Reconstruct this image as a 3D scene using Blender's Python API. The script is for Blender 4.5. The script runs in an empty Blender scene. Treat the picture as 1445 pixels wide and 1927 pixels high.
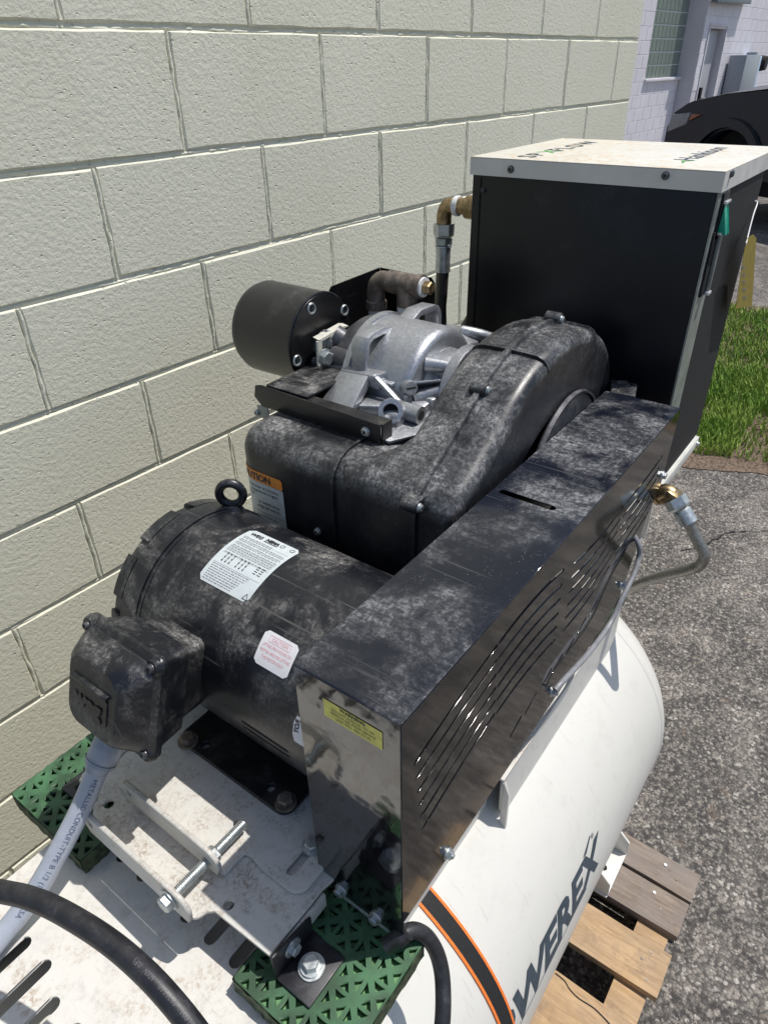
import bpy, bmesh, math, random
from math import sin, cos, pi, radians, sqrt, atan2
from mathutils import Vector, Matrix, Quaternion
random.seed(7)
S = bpy.context.scene
COL = S.collection

# ---------------------------------------------------------------- camera
CAM = Vector((0, 0, 1.79))
F = 1292.96; PX0, PY0 = 722.5, 963.5          # focal length and centre in photograph pixels
RIGHT = Vector((0.602640, -0.797725, -0.020786)); FWD = None
def cam_axes(yaw, pitch, roll):
    cy, sy, cp, sp, cr, sr = cos(yaw), sin(yaw), cos(pitch), sin(pitch), cos(roll), sin(roll)
    fwd = Vector((cy*cp, sy*cp, -sp)); right = Vector((sy, -cy, 0)); up = right.cross(fwd)
    return cr*right + sr*up, -sr*right + cr*up, fwd
YAW = radians(2.3)
RIGHT, UP, FWD = cam_axes(0.687174-YAW, 0.578022, -0.020788)
cd = bpy.data.cameras.new('camera'); cam = bpy.data.objects.new('camera', cd); COL.objects.link(cam)
cam.matrix_world = Matrix(((RIGHT.x, UP.x, -FWD.x, CAM.x), (RIGHT.y, UP.y, -FWD.y, CAM.y), (RIGHT.z, UP.z, -FWD.z, CAM.z), (0, 0, 0, 1)))
cd.sensor_fit = 'HORIZONTAL'; cd.sensor_width = 36; cd.lens = 36*F/1445; cd.clip_start = .02; cd.clip_end = 500
S.camera = cam
# ---------------------------------------------------------------- light
SUN = Vector((.30, -.275, 1)).normalized()
EL = math.asin(SUN.z); AZ = atan2(SUN.x, SUN.y)
w = bpy.data.worlds.new('World'); S.world = w; w.use_nodes = True
nt = w.node_tree; bg = nt.nodes['Background']; sk = nt.nodes.new('ShaderNodeTexSky')
sk.sky_type = 'NISHITA'; sk.sun_disc = False; sk.sun_elevation = EL; sk.sun_rotation = AZ
sk.altitude = 100; sk.air_density = 1; sk.dust_density = 1.2; sk.ozone_density = 1
nt.links.new(sk.outputs[0], bg.inputs[0]); bg.inputs[1].default_value = .13
sl = bpy.data.lights.new('sun', 'SUN'); sl.energy = 4.6; sl.angle = radians(.53); sl.color = (1, .965, .91)
so = bpy.data.objects.new('sun', sl); COL.objects.link(so); so.rotation_mode = 'QUATERNION'
so.rotation_quaternion = SUN.to_track_quat('Z', 'Y'); so.location = (2, -2, 8)
S.view_settings.view_transform = 'Standard'; S.view_settings.look = 'None'; S.view_settings.gamma = 1
S.view_settings.exposure = -.10; S.view_settings.use_curve_mapping = False
S.render.engine = 'CYCLES'
S.cycles.max_bounces = 6

# ---------------------------------------------------------------- points of the place (metres), read off as sight line x plane
def ray(px, py):
    return FWD + RIGHT*((px-PX0)/F) - UP*((py-PY0)/F)
def atz(px, py, z): r = ray(px, py); return CAM + r*((z-CAM.z)/r.z)
def atx(px, py, x): r = ray(px, py); return CAM + r*(x/r.x)
def aty(px, py, y): r = ray(px, py); return CAM + r*(y/r.y)

# ---------------------------------------------------------------- materials
MATS = {}
def srgb(h):
    if isinstance(h, str):
        c = [int(h[i:i+2], 16)/255 for i in (0, 2, 4)]
        return tuple(x/12.92 if x <= .04045 else ((x+.055)/1.055)**2.4 for x in c)
    return h
class NG:
    def __init__(s, name):
        s.m = bpy.data.materials.new(name); s.m.use_nodes = True; s.t = s.m.node_tree; s.b = s.t.nodes['Principled BSDF']
        s.g = s.t.nodes.new('ShaderNodeNewGeometry'); s.pos = s.g.outputs['Position']
    def n(s, ty, **k):
        x = s.t.nodes.new(ty)
        for a, v in k.items(): setattr(x, a, v)
        return x
    def l(s, a, b): s.t.links.new(a, b)
    def put(s, v, inp):
        if hasattr(v, 'is_output') or isinstance(v, bpy.types.NodeSocket): s.l(v, inp)
        else: inp.default_value = v
    def mapp(s, scale=(1, 1, 1), rot=(0, 0, 0), src=None):
        x = s.n('ShaderNodeMapping'); s.l(src or s.pos, x.inputs[0]); x.inputs['Scale'].default_value = scale; x.inputs['Rotation'].default_value = rot
        return x.outputs[0]
    def noise(s, sc, det=4, rough=.55, vec=None, dist=0):
        x = s.n('ShaderNodeTexNoise'); s.l(vec or s.pos, x.inputs['Vector']); x.inputs['Scale'].default_value = sc
        x.inputs['Detail'].default_value = det; x.inputs['Roughness'].default_value = rough; x.inputs['Distortion'].default_value = dist
        return x.outputs[0]
    def voro(s, sc, vec=None, feature='F1', out=0, rnd=1):
        x = s.n('ShaderNodeTexVoronoi'); x.feature = feature; s.l(vec or s.pos, x.inputs['Vector']); x.inputs['Scale'].default_value = sc
        x.inputs['Randomness'].default_value = rnd
        return x.outputs[out]
    def ramp(s, v, a, b, lo=0, hi=1, smooth=True):
        x = s.n('ShaderNodeMapRange'); x.interpolation_type = 'SMOOTHSTEP' if smooth else 'LINEAR'
        s.put(v, x.inputs[0])
        for i, q in zip((1, 2, 3, 4), (a, b, lo, hi)): x.inputs[i].default_value = q
        return x.outputs[0]
    def math(s, op, a, b=0):
        x = s.n('ShaderNodeMath'); x.operation = op; s.put(a, x.inputs[0]); s.put(b, x.inputs[1]); return x.outputs[0]
    def mix(s, f, a, b, bt='MIX'):
        x = s.n('ShaderNodeMix'); x.data_type = 'RGBA'; x.blend_type = bt
        s.put(f, x.inputs[0])
        for i, c in ((6, a), (7, b)):
            if isinstance(c, (tuple, list)): x.inputs[i].default_value = (*c[:3], 1)
            else: s.l(c, x.inputs[i])
        return x.outputs[2]
    def bump(s, h, strength=.3, dist=.002, prev=None):
        x = s.n('ShaderNodeBump'); s.l(h, x.inputs['Height']); x.inputs['Strength'].default_value = strength; x.inputs['Distance'].default_value = dist
        if prev: s.l(prev, x.inputs['Normal'])
        return x.outputs[0]
    def up(s, a=0., b=.9):
        x = s.n('ShaderNodeSeparateXYZ'); s.l(s.g.outputs['Normal'], x.inputs[0]); return s.ramp(x.outputs[2], a, b)
    def fin(s, col, rough=.5, metal=0, nrm=None, spec=None, coat=0):
        b = s.b
        if isinstance(col, (tuple, list)): b.inputs['Base Color'].default_value = (*col[:3], 1)
        else: s.l(col, b.inputs['Base Color'])
        s.put(rough, b.inputs['Roughness']); s.put(metal, b.inputs['Metallic'])
        if nrm: s.l(nrm, b.inputs['Normal'])
        if spec is not None: b.inputs['Specular IOR Level'].default_value = spec
        if coat: b.inputs['Coat Weight'].default_value = coat; b.inputs['Coat Roughness'].default_value = .03
        return s.m
def plain(name, col, rough=.5, metal=0, var=.15, sc=40, bump=.1, bsc=300, spec=None):
    g = NG(name); col = srgb(col)
    c = g.mix(g.ramp(g.noise(sc, 5), .35, .7), tuple(x*(1-var) for x in col), tuple(min(1, x*(1+var)) for x in col))
    r = g.ramp(g.noise(sc*2, 3), .3, .7, max(0, rough-.08), min(1, rough+.1))
    return g.fin(c, r, metal, g.bump(g.noise(bsc, 3), bump, .0006), spec)
def dusty(name, base, dust=(.36, .355, .345), rough=.35, amt=1., lo=.42, hi=.78, sc=14, sidedust=.12, bumps=.15, bsc=500, metal=0, coat=0, spec=.5, wavy=0, off=0, grad=None, r1=.68):
    g = NG(name)
    v = g.mapp((1, 1, 1)) if not off else None
    if off:
        x = g.n('ShaderNodeVectorMath'); x.operation = 'ADD'; g.l(g.pos, x.inputs[0]); x.inputs[1].default_value = (off, off*.7, off*.3); v = x.outputs[0]
    n1 = g.noise(sc, 9, r1, v, .5); n2 = g.noise(sc*16, 5, .75, v, .6); n3 = g.voro(sc*30, v)
    big = g.ramp(n1, lo, hi); mid = g.ramp(n2, .42, .62)
    f = g.math('MULTIPLY', big, g.math('ADD', g.math('MULTIPLY', mid, .62), .22))
    n4 = g.noise(26, 6, .7, g.mapp((7, 1.0, 3), (.3, .2, .7)), .6); n5 = g.noise(60, 4, .7, g.mapp((1, 5, 2), (.2, .9, .4)), .3)
    f = g.math('MULTIPLY', f, g.math('MULTIPLY', g.ramp(n4, .32, .6, .4, 1), g.ramp(n5, .3, .6, .65, 1)))
    speck = g.math('MULTIPLY', g.ramp(n3, .17, .07), g.ramp(g.noise(sc*4, 3), .48, .60))
    f = g.math('MAXIMUM', f, g.math('MULTIPLY', speck, .55))
    drip = g.noise(9+off, 5, .65, g.mapp((2.5, 2.5, .35), (0, 0, .3*off)), .4); f = g.math('MULTIPLY', f, g.ramp(drip, .33, .6, .55, 1.15))
    s1 = g.ramp(g.noise(3.2, 3, .5, g.mapp((70, 1.6, 1.6), (.2, .4, off*.3+.75)), .3), .66, .70); s2 = g.ramp(g.noise(3.2, 3, .5, g.mapp((3, 50, 3), (.1, .3, off*.2-.35)), .3), .665, .70)
    f = g.math('MAXIMUM', f, g.math('MULTIPLY', s1, .16))
    upf = g.math('MAXIMUM', g.up(-.1, .6), sidedust)
    f = g.math('MULTIPLY', g.math('MULTIPLY', f, upf), amt)
    if grad:
        sx = g.n('ShaderNodeSeparateXYZ'); g.l(g.pos, sx.inputs[0]); f = g.math('MULTIPLY', f, g.ramp(sx.outputs[0], grad[0], grad[1], grad[2], 1))
    c = g.mix(f, srgb(base), dust)
    r = g.math('ADD', g.math('MULTIPLY', f, .55), rough)
    nr = g.bump(g.noise(bsc, 3, .6), bumps, .0006)
    if wavy: nr = g.bump(g.noise(22, 2, .5), wavy, .004, nr)
    return g.fin(c, r, metal, nr, spec, coat)
def whitepaint(name, base=(.74, .73, .69), dirt=(.33, .25, .17), amt=.6, sc=18, rough=.42, lo=.5, grime=(.35, .33, .30)):
    g = NG(name)
    n1 = g.noise(sc, 8, .68, None, .5); n2 = g.noise(sc*9, 6, .7, None, .8)
    f = g.math('MULTIPLY', g.ramp(n1, lo, lo+.25), g.ramp(n2, .4, .72))
    f = g.math('MULTIPLY', g.math('MULTIPLY', f, g.up(-.2, .8)), amt)
    c = g.mix(f, base, dirt)
    f2 = g.math('MULTIPLY', g.ramp(g.noise(sc*2.3, 7, .7, g.mapp((1, 1, 1), (1, 2, 3))), .5, .75), .45*amt)
    c = g.mix(f2, c, grime)
    sp = g.math('MULTIPLY', g.ramp(g.voro(170), .13, .07), g.ramp(g.noise(20, 3), .54, .62))
    sc1 = g.ramp(g.noise(4, 3, .5, g.mapp((40, 4, 4), (.2, .6, .5)), .4), .66, .71)
    c = g.mix(g.math('MULTIPLY', sc1, .22), c, (.35, .33, .30))
    c = g.mix(g.math('MULTIPLY', sp, .6), c, (.2, .17, .13))
    return g.fin(c, g.math('ADD', g.math('MULTIPLY', f, .35), rough), 0, g.bump(g.noise(350, 3), .06, .0008))

def m_wall(name, c1, c2, scale=1., strength=.9):
    g = NG(name)
    col = g.mix(g.ramp(g.noise(2.2, 6, .6), .3, .7), c1, c2)
    col = g.mix(g.math('MULTIPLY', g.ramp(g.noise(30*scale, 5, .7), .6, .8), .3), col, tuple(x*.75 for x in c1))
    col = g.mix(g.math('MULTIPLY', g.ramp(g.noise(3.1, 6, .65, g.mapp((2.5, 2.5, .5))), .55, .75), .22), col, (c1[0]*.82, c1[1]*.80, c1[2]*.74))
    fine = g.noise(330*scale, 4, .6); med = g.noise(120*scale, 4, .55)
    d1 = g.voro(105*scale, g.mapp((.7, .7, 1.25))); d2 = g.voro(48*scale, g.mapp((.65, .65, 1.3), (0, .25, 0)))
    p1 = g.math('MULTIPLY', g.ramp(d1, .22, .08), g.ramp(g.noise(33*scale, 4, .6), .50, .56))
    p2 = g.math('MULTIPLY', g.ramp(d2, .15, .07), g.ramp(g.noise(17*scale, 4, .6), .52, .56))
    h = g.math('ADD', g.math('MULTIPLY', fine, .16), g.math('MULTIPLY', med, .50))
    h = g.math('SUBTRACT', h, g.math('ADD', g.math('MULTIPLY', p1, .75), g.math('MULTIPLY', p2, 1.3)))
    return g.fin(col, .62, 0, g.bump(h, strength, .0038/scale), .3)
M = MATS
M['wall'] = m_wall('painted_block', (.70, .68, .545), (.74, .72, .585), 1., .8)
M['joint'] = m_wall('painted_mortar', (.70, .68, .545), (.74, .72, .585), .9, .8)
M['farwall'] = m_wall('far_wall_paint', (.70, .665, .70), (.76, .73, .76), .5, .35)
M['farjoint'] = m_wall('far_joint', (.60, .565, .59), (.66, .63, .65), .5, .3)
M['tank'] = whitepaint('tank_paint', (.64, .625, .575), (.45, .36, .25), .35, 9, .34, .55)
M['plate'] = whitepaint('plate_paint', (.58, .565, .525), (.27, .20, .14), 1.1, 22, .5, .38)
M['slideplate'] = whitepaint('slide_plate_paint', (.59, .575, .535), (.28, .20, .14), 1.05, 26, .5, .40)
M['platform'] = whitepaint('platform_paint', (.64, .62, .575), (.33, .23, .14), 1.1, 17, .45, .45)
M['guardtop'] = dusty('guard_paint', (.008, .010, .017), (.52, .52, .52), .17, 1.0, .40, .70, 9, .0, .04, 500, spec=.5, wavy=.10, grad=(.35, .85, .45), r1=.60)
M['guardfront'] = dusty('guard_gloss', (.007, .007, .008), (.33, .32, .30), .07, .7, .50, .75, 16, .14, .0, 300, spec=.7, wavy=.32)
M['guardfront'].node_tree.nodes['Principled BSDF'].inputs['Coat Weight'].default_value = .5; M['guardfront'].node_tree.nodes['Principled BSDF'].inputs['Coat IOR'].default_value = 1.5; M['guardfront'].node_tree.nodes['Principled BSDF'].inputs['Coat Roughness'].default_value = .02
M['guardside'] = dusty('guard_side_gloss', (.006, .0058, .006), (.30, .28, .26), .07, .6, .48, .8, 10, .03, .02, 300, spec=.6, wavy=.04)
M['motor'] = dusty('motor_paint', (.008, .009, .013), (.50, .48, .45), .30, .85, .43, .72, 13, .38, .2, 700)
M['motorbox'] = dusty('box_paint', (.008, .009, .012), (.50, .48, .45), .34, .95, .42, .7, 19, .25, .2, 700, off=3)
M['foot'] = dusty('foot_plate_paint', (.010, .010, .011), (.22, .20, .17), .3, .6, .45, .75, 25, .2, .15, 500)
M['duct'] = dusty('duct_plastic', (.009, .010, .013), (.52, .515, .51), .32, .95, .33, .70, 12, .10, .3, 650, off=1)
M['filter'] = dusty('filter_paint', (.008, .008, .009), (.30, .30, .29), .30, .6, .5, .8, 13, .10, .05, 500)
M['blackgloss'] = dusty('black_gloss', (.007, .007, .008), (.2, .19, .18), .12, .35, .5, .8, 16, .2, .03, 300)
M['dryer'] = dusty('dryer_panel', (.003, .0038, .007), (.2, .2, .2), .34, .5, .5, .8, 9, .10, .05, 600, spec=.35, off=5)
M['mesh'] = dusty('condenser_mesh', (.004, .004, .005), (.12, .12, .12), .7, .4, .45, .8, 30, .5, .9, 900)
M['strip'] = plain('control_strip', (.27, .29, .27), .35, .2, .1, 30, .05)
M['dryerlid'] = whitepaint('dryer_lid_paint', (.70, .68, .60), (.50, .34, .18), .95, 7, .4, .36, (.5, .42, .32))
M['lidside'] = plain('dryer_lid_rim', (.62, .61, .57), .42, 0, .05, 12, .05)
M['alu'] = plain('cast_aluminium', (.40, .41, .43), .40, .75, .09, 160, .45, 600)
M['aludark'] = plain('dark_cast_metal', (.13, .13, .14), .45, .6, .25, 40, .3, 420)
M['zinc'] = plain('zinc_steel', (.50, .53, .53), .40, .8, .12, 90, .05, 500)
M['cream'] = plain('cream_painted_steel', (.62, .60, .52), .45, 0, .08, 60, .1)
M['iron'] = plain('brown_pipe_iron', (.20, .165, .14), .5, .5, .35, 60, .4, 400)
M['brass'] = plain('old_brass', (.34, .25, .14), .38, .9, .3, 70, .3, 400)
M['ptfe'] = plain('white_thread_tape', (.7, .7, .7), .6, 0, .1, 200, .3)
M['rubber'] = dusty('black_rubber', (.014, .014, .017), (.16, .16, .17), .42, .6, .4, .75, 30, .4, .15, 500)
M['hose'] = plain('dark_braided_hose', (.075, .07, .06), .38, .35, .3, 500, .6, 900)
M['steelhose'] = plain('steel_braided_hose', (.30, .285, .255), .34, .8, .35, 420, .8, 1100)
M['conduit'] = plain('grey_conduit_plastic', (.37, .40, .46), .34, 0, .05, 60, .05, 300)
M['conduitfit'] = plain('grey_conduit_fitting', (.27, .30, .35), .38, 0, .12, 60, .05, 300)
M['greycable'] = plain('grey_cable_sheath', (.22, .22, .235), .38, 0, .12, 80, .1, 300)
M['green'] = plain('green_rubber', (.040, .110, .050), .6, 0, .45, 25, .3, 500)
M['greenin'] = plain('green_rubber_core', (.11, .25, .10), .6, 0, .3, 60, .3, 500)
M['greenside'] = plain('worn_green_rubber', (.055, .075, .035), .75, 0, .6, 130, 1.0, 160)
M['labelwhite'] = plain('label_white', (.52, .565, .575), .4, 0, .04, 90, .03)
M['stickerwhite'] = plain('sticker_white', (.74, .73, .75), .4, 0, .04, 60, .05)
M['ink'] = plain('black_ink', (.02, .02, .025), .5, 0, .05)
M['redink'] = plain('faded_red_ink', (.72, .30, .33), .5, 0, .05)
M['logoink'] = plain('dark_slate_lettering', (.045, .065, .085), .45, 0, .15, 60)
M['greenink'] = plain('green_lettering', (.12, .38, .08), .45, 0, .1)
M['blueink'] = plain('blue_print', (.10, .12, .20), .5, 0, .05)
M['greyink'] = plain('grey_print', (.20, .20, .22), .5, 0, .05)
M['faintink'] = plain('faint_grey_print', (.10, .10, .11), .5, 0, .05)
M['orange'] = plain('orange_label', (.78, .27, .04), .45, 0, .05)
M['yellow'] = plain('yellow_label', (.62, .58, .10), .4, 0, .12, 120)
M['strap'] = plain('black_webbing', (.012, .012, .012), .7, 0, .2, 300, .9, 900)
M['straporange'] = plain('orange_webbing', (.85, .20, .03), .7, 0, .15, 400, .9, 900)
M['tag'] = plain('manila_tag', (.24, .18, .02), .7, 0, .12, 60)
M['switch'] = plain('green_rocker', (.0, .30, .20), .2, 0, .1)
M['chrome'] = plain('bright_plastic', (.7, .7, .7), .2, .4, .05)
M['white'] = plain('white_string', (.8, .8, .8), .6, 0, .05)
M['hole'] = plain('dark_hole', (.01, .01, .01), .9, 0, .05)
M['copper'] = plain('copper', (.55, .2, .1), .4, .7, .2)
M['truck'] = plain('truck_paint', (.003, .005, .011), .16, 0, .05, 10, .0)
M['trucktrim'] = plain('truck_trim', (.018, .019, .022), .5, 0, .1)
M['tyre'] = plain('tyre_rubber', (.012, .012, .012), .8, 0, .1)
M['glass'] = plain('dark_glass', (.02, .025, .03), .05, 0, .05)
M['lamp'] = plain('lamp_lens', (.25, .25, .26), .12, .3, .1)
M['amber'] = plain('amber_lens', (.30, .11, .05), .2, 0, .1)
M['door'] = plain('grey_door_paint', (.42, .42, .44), .4, 0, .05, 3)
M['doorframe'] = plain('dark_door_frame', (.16, .16, .18), .5)
M['canopy'] = plain('canopy_metal', (.16, .19, .21), .5)
M['ebox'] = plain('electrical_box_grey', (.30, .33, .36), .45)
M['eboxblue'] = plain('pale_blue_metal', (.45, .60, .75), .4)
def glassblock():
    g = NG('glass_block'); v = g.mapp((40, 40, 5))
    c = g.mix(g.noise(3, 4, .6, v), (.07, .10, .085), (.30, .36, .31))
    return g.fin(c, .25, 0, g.bump(g.noise(3, 2, .5, v), .5, .01))
M['gblock'] = glassblock()
def wood(name, a, b, grey=0.):
    g = NG(name); v = g.mapp((14, 1.4, 14), (.0, .0, .06))
    n = g.noise(5, 8, .65, v, 1.2); wv = g.noise(16, 4, .6, v, .4)
    c = g.mix(g.ramp(n, .35, .68), a, b)
    c = g.mix(g.math('MULTIPLY', g.ramp(wv, .55, .72), .45), c, tuple(x*.35 for x in a))
    kn = g.ramp(g.voro(5.5, g.mapp((1.4, .8, 1.4))), .10, .045)
    c = g.mix(g.math('MULTIPLY', kn, .7), c, (.06, .035, .02))
    c = g.mix(g.math('MULTIPLY', g.ramp(g.noise(16, 7, .72), .5, .68), .45), c, (.12, .085, .055))
    if grey: c = g.mix(g.math('MULTIPLY', g.ramp(g.noise(9, 6, .7), .35, .6), grey), c, (.20, .17, .15))
    return g.fin(c, .75, 0, g.bump(g.math('ADD', n, g.math('MULTIPLY', wv, .6)), .45, .002))
M['woodfresh'] = wood('pallet_wood_fresh', (.38, .24, .115), (.52, .35, .19), .25)
M['woodold'] = wood('pallet_wood_weathered', (.17, .13, .10), (.30, .235, .18), .85)
def asphalt():
    g = NG('asphalt')
    st = g.voro(125, None, 'F1', 1); dd = g.voro(125, None, 'F1', 0); st2 = g.voro(58, None, 'F1', 1); d2 = g.voro(58, None, 'F1', 0)
    sx = g.n('ShaderNodeSeparateColor'); g.l(st, sx.inputs[0]); s2 = g.n('ShaderNodeSeparateColor'); g.l(st2, s2.inputs[0])
    v = g.ramp(sx.outputs[0], .1, .95, .0, 1, False)
    c = g.mix(v, (.115, .102, .090), (.30, .268, .232))
    big = g.math('MULTIPLY', g.ramp(s2.outputs[1], .66, .74), g.ramp(d2, .46, .34))
    c = g.mix(g.math('MULTIPLY', big, .85), c, (.44, .41, .365))
    c = g.mix(g.ramp(dd, .48, .75), c, (.065, .06, .055))
    c = g.mix(g.math('MULTIPLY', g.ramp(g.noise(420, 3), .45, .7), .2), c, (.36, .33, .30))
    patchy = g.ramp(g.noise(3.6, 9, .72, None, 1.2), .45, .54)
    dark = g.math('MULTIPLY', patchy, g.ramp(g.noise(60, 5, .75), .42, .56))
    c = g.mix(g.math('MULTIPLY', dark, .85), c, (.030, .028, .027))
    c = g.mix(g.math('MULTIPLY', g.ramp(g.noise(14, 5, .6), .58, .75), .4), c, (.24, .17, .12))
    h = g.math('ADD', g.math('MULTIPLY', g.ramp(dd, .6, .1), .6), g.math('MULTIPLY', g.noise(300, 3), .5))
    return g.fin(c, .85, 0, g.bump(h, .8, .003))
M['asphalt'] = asphalt()
def soil():
    g = NG('soil_litter'); c = g.mix(g.ramp(g.noise(60, 6, .7), .35, .65), (.07, .05, .035), (.24, .17, .12))
    c = g.mix(g.ramp(g.voro(45, g.mapp((1, 2.5, 1))), .14, .08), c, (.40, .28, .20))
    return g.fin(c, .95, 0, g.bump(g.noise(90, 5, .7), .9, .01))
M['soil'] = soil()
def grassm():
    g = NG('grass_blade'); n = g.noise(3.5, 4); n2 = g.noise(40, 2)
    c = g.mix(g.ramp(n, .35, .65), (.15, .27, .035), (.27, .37, .07))
    c = g.mix(g.math('MULTIPLY', g.ramp(n2, .62, .72), .6), c, (.45, .38, .18))
    m = g.fin(c, .55, 0, None, .3); return m
M['grass'] = grassm()

# ---------------------------------------------------------------- object helpers
ORG = {}
def tagset(o, label=None, cat=None, group=None, kind=None):
    if label: o['label'] = label
    if cat: o['category'] = cat
    if group: o['group'] = group
    if kind: o['kind'] = kind
    return o
def thing(name, loc, label, cat, group=None):
    o = bpy.data.objects.new(name, None); o.empty_display_size = .05; o.location = loc; COL.objects.link(o)
    ORG[o] = Vector(loc); return tagset(o, label, cat, group)
class MB:
    def __init__(s): s.v = []; s.f = []
    def add(s, vs, fs):
        k = len(s.v); s.v += [Vector(v) for v in vs]; s.f += [tuple(i+k for i in f) for f in fs]; return s
    def box(s, c, d, rot=None):
        c = Vector(c); hx, hy, hz = d[0]/2, d[1]/2, d[2]/2
        vs = [Vector((sx*hx, sy*hy, sz*hz)) for sz in (-1, 1) for sx, sy in ((-1, -1), (1, -1), (1, 1), (-1, 1))]
        if rot is not None: vs = [rot @ v for v in vs]
        return s.add([c+v for v in vs], [(3, 2, 1, 0), (4, 5, 6, 7), (0, 1, 5, 4), (1, 2, 6, 5), (2, 3, 7, 6), (3, 0, 4, 7)])
    def bb(s, x0, x1, y0, y1, z0, z1): return s.box(((x0+x1)/2, (y0+y1)/2, (z0+z1)/2), (x1-x0, y1-y0, z1-z0))
    def hexa(s, bot, top):          # matching loops
        n = len(bot); return s.add(list(bot)+list(top), [tuple(range(n))[::-1], tuple(range(n, 2*n))]+[(i, (i+1) % n, n+(i+1) % n, n+i) for i in range(n)])
    def prism(s, pts, d):
        d = Vector(d); return s.hexa([Vector(p) for p in pts], [Vector(p)+d for p in pts])
    def lathe(s, p, ax, prof, seg=32, capa=True, capb=True, phase=0):
        ax = Vector(ax).normalized(); a = ax.orthogonal().normalized() if abs(ax.z) > .9 or True else None
        if abs(ax.dot(Vector((0, 0, 1)))) < .99: a = (Vector((0, 0, 1))-ax*ax.z).normalized()
        else: a = Vector((1, 0, 0))
        b = ax.cross(a); p = Vector(p); vs = []; fs = []; n = len(prof)
        for t, r in prof:
            for k in range(seg):
                th = 2*pi*k/seg+phase; vs.append(p+ax*t+(a*cos(th)+b*sin(th))*r)
        for i in range(n-1):
            for k in range(seg):
                k2 = (k+1) % seg; fs.append((i*seg+k, i*seg+k2, (i+1)*seg+k2, (i+1)*seg+k))
        if capa: fs.append(tuple(range(seg))[::-1])
        if capb: fs.append(tuple((n-1)*seg+k for k in range(seg)))
        return s.add(vs, fs)
    def cyl(s, p0, p1, r, seg=24, r2=None):
        p0 = Vector(p0); p1 = Vector(p1); return s.lathe(p0, p1-p0, [(0, r), ((p1-p0).length, r2 if r2 is not None else r)], seg)
    def hexp(s, p, ax, r, h, phase=0): return s.lathe(p, ax, [(0, r*1.0), (h*.8, r), (h, r*.88)], 6, phase=phase)
    def tube(s, path, r, seg=14, sub=0, caps=True):
        P = [Vector(p) for p in path]
        if sub: P = smooth_path(P, sub)
        n = len(P); T = [(P[min(i+1, n-1)]-P[max(i-1, 0)]).normalized() for i in range(n)]
        a = T[0].orthogonal().normalized(); vs = []; fs = []
        for i in range(n):
            if i:
                q = T[i-1].rotation_difference(T[i]); a = q @ a
            a = (a-T[i]*a.dot(T[i])).normalized(); b = T[i].cross(a)
            rr = r(i/(n-1)) if callable(r) else r
            for k in range(seg): th = 2*pi*k/seg; vs.append(P[i]+(a*cos(th)+b*sin(th))*rr)
        for i in range(n-1):
            for k in range(seg): k2 = (k+1) % seg; fs.append((i*seg+k, i*seg+k2, (i+1)*seg+k2, (i+1)*seg+k))
        if caps: fs += [tuple(range(seg))[::-1], tuple((n-1)*seg+k for k in range(seg))]
        return s.add(vs, fs)
    def ball(s, c, r, seg=16, sc=(1, 1, 1)):
        pr = [(-r*cos(pi*i/8), max(1e-4, r*sin(pi*i/8))) for i in range(9)]; k = len(s.v); s.lathe(c, (0, 0, 1), pr, seg)
        for i in range(k, len(s.v)): d = s.v[i]-Vector(c); s.v[i] = Vector(c)+Vector((d.x*sc[0], d.y*sc[1], d.z*sc[2]))
        return s
    def grid(s, rows, closeu=False):
        n = len(rows); m = len(rows[0]); vs = [p for r in rows for p in r]; fs = []
        for i in range(n-1):
            for j in range(m-1): fs.append((i*m+j, i*m+j+1, (i+1)*m+j+1, (i+1)*m+j))
        return s.add(vs, fs)
    def build(s, name, mat, parent=None, bevel=0, bseg=2, smooth=True, angle=.6, flip=False, world=True, clean=True):
        me = bpy.data.meshes.new(name); o0 = ORG.get(parent, Vector((0, 0, 0))) if parent is not None else Vector((0, 0, 0))
        me.from_pydata([v-o0 for v in s.v], [], s.f)
        bm = bmesh.new(); bm.from_mesh(me)
        if clean: bmesh.ops.recalc_face_normals(bm, faces=bm.faces)
        if bevel:
            es = [e for e in bm.edges if len(e.link_faces) == 2 and e.calc_face_angle(0) > .5]
            bmesh.ops.bevel(bm, geom=es, offset=bevel, segments=bseg, profile=.5, affect='EDGES', clamp_overlap=True)
        bm.to_mesh(me); bm.free()
        if smooth:
            me.polygons.foreach_set('use_smooth', [True]*len(me.polygons)); me.set_sharp_from_angle(angle=angle)
        return link(name, me, mat, parent)
def link(name, me, mat, parent=None):
    if mat: me.materials.append(M[mat] if isinstance(mat, str) else mat)
    o = bpy.data.objects.new(name, me); COL.objects.link(o)
    if parent is not None: o.parent = parent; ORG[o] = ORG.get(parent, Vector((0, 0, 0)))
    else: ORG[o] = Vector((0, 0, 0))
    return o
def smooth_path(P, sub):
    out = []; n = len(P)
    for i in range(n-1):
        p0, p1, p2, p3 = P[max(i-1, 0)], P[i], P[i+1], P[min(i+2, n-1)]
        for k in range(sub):
            t = k/sub; out.append(.5*((2*p1)+(p2-p0)*t+(2*p0-5*p1+4*p2-p3)*t*t+(3*p1-p0-3*p2+p3)*t**3))
    out.append(P[-1]); return out
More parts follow.
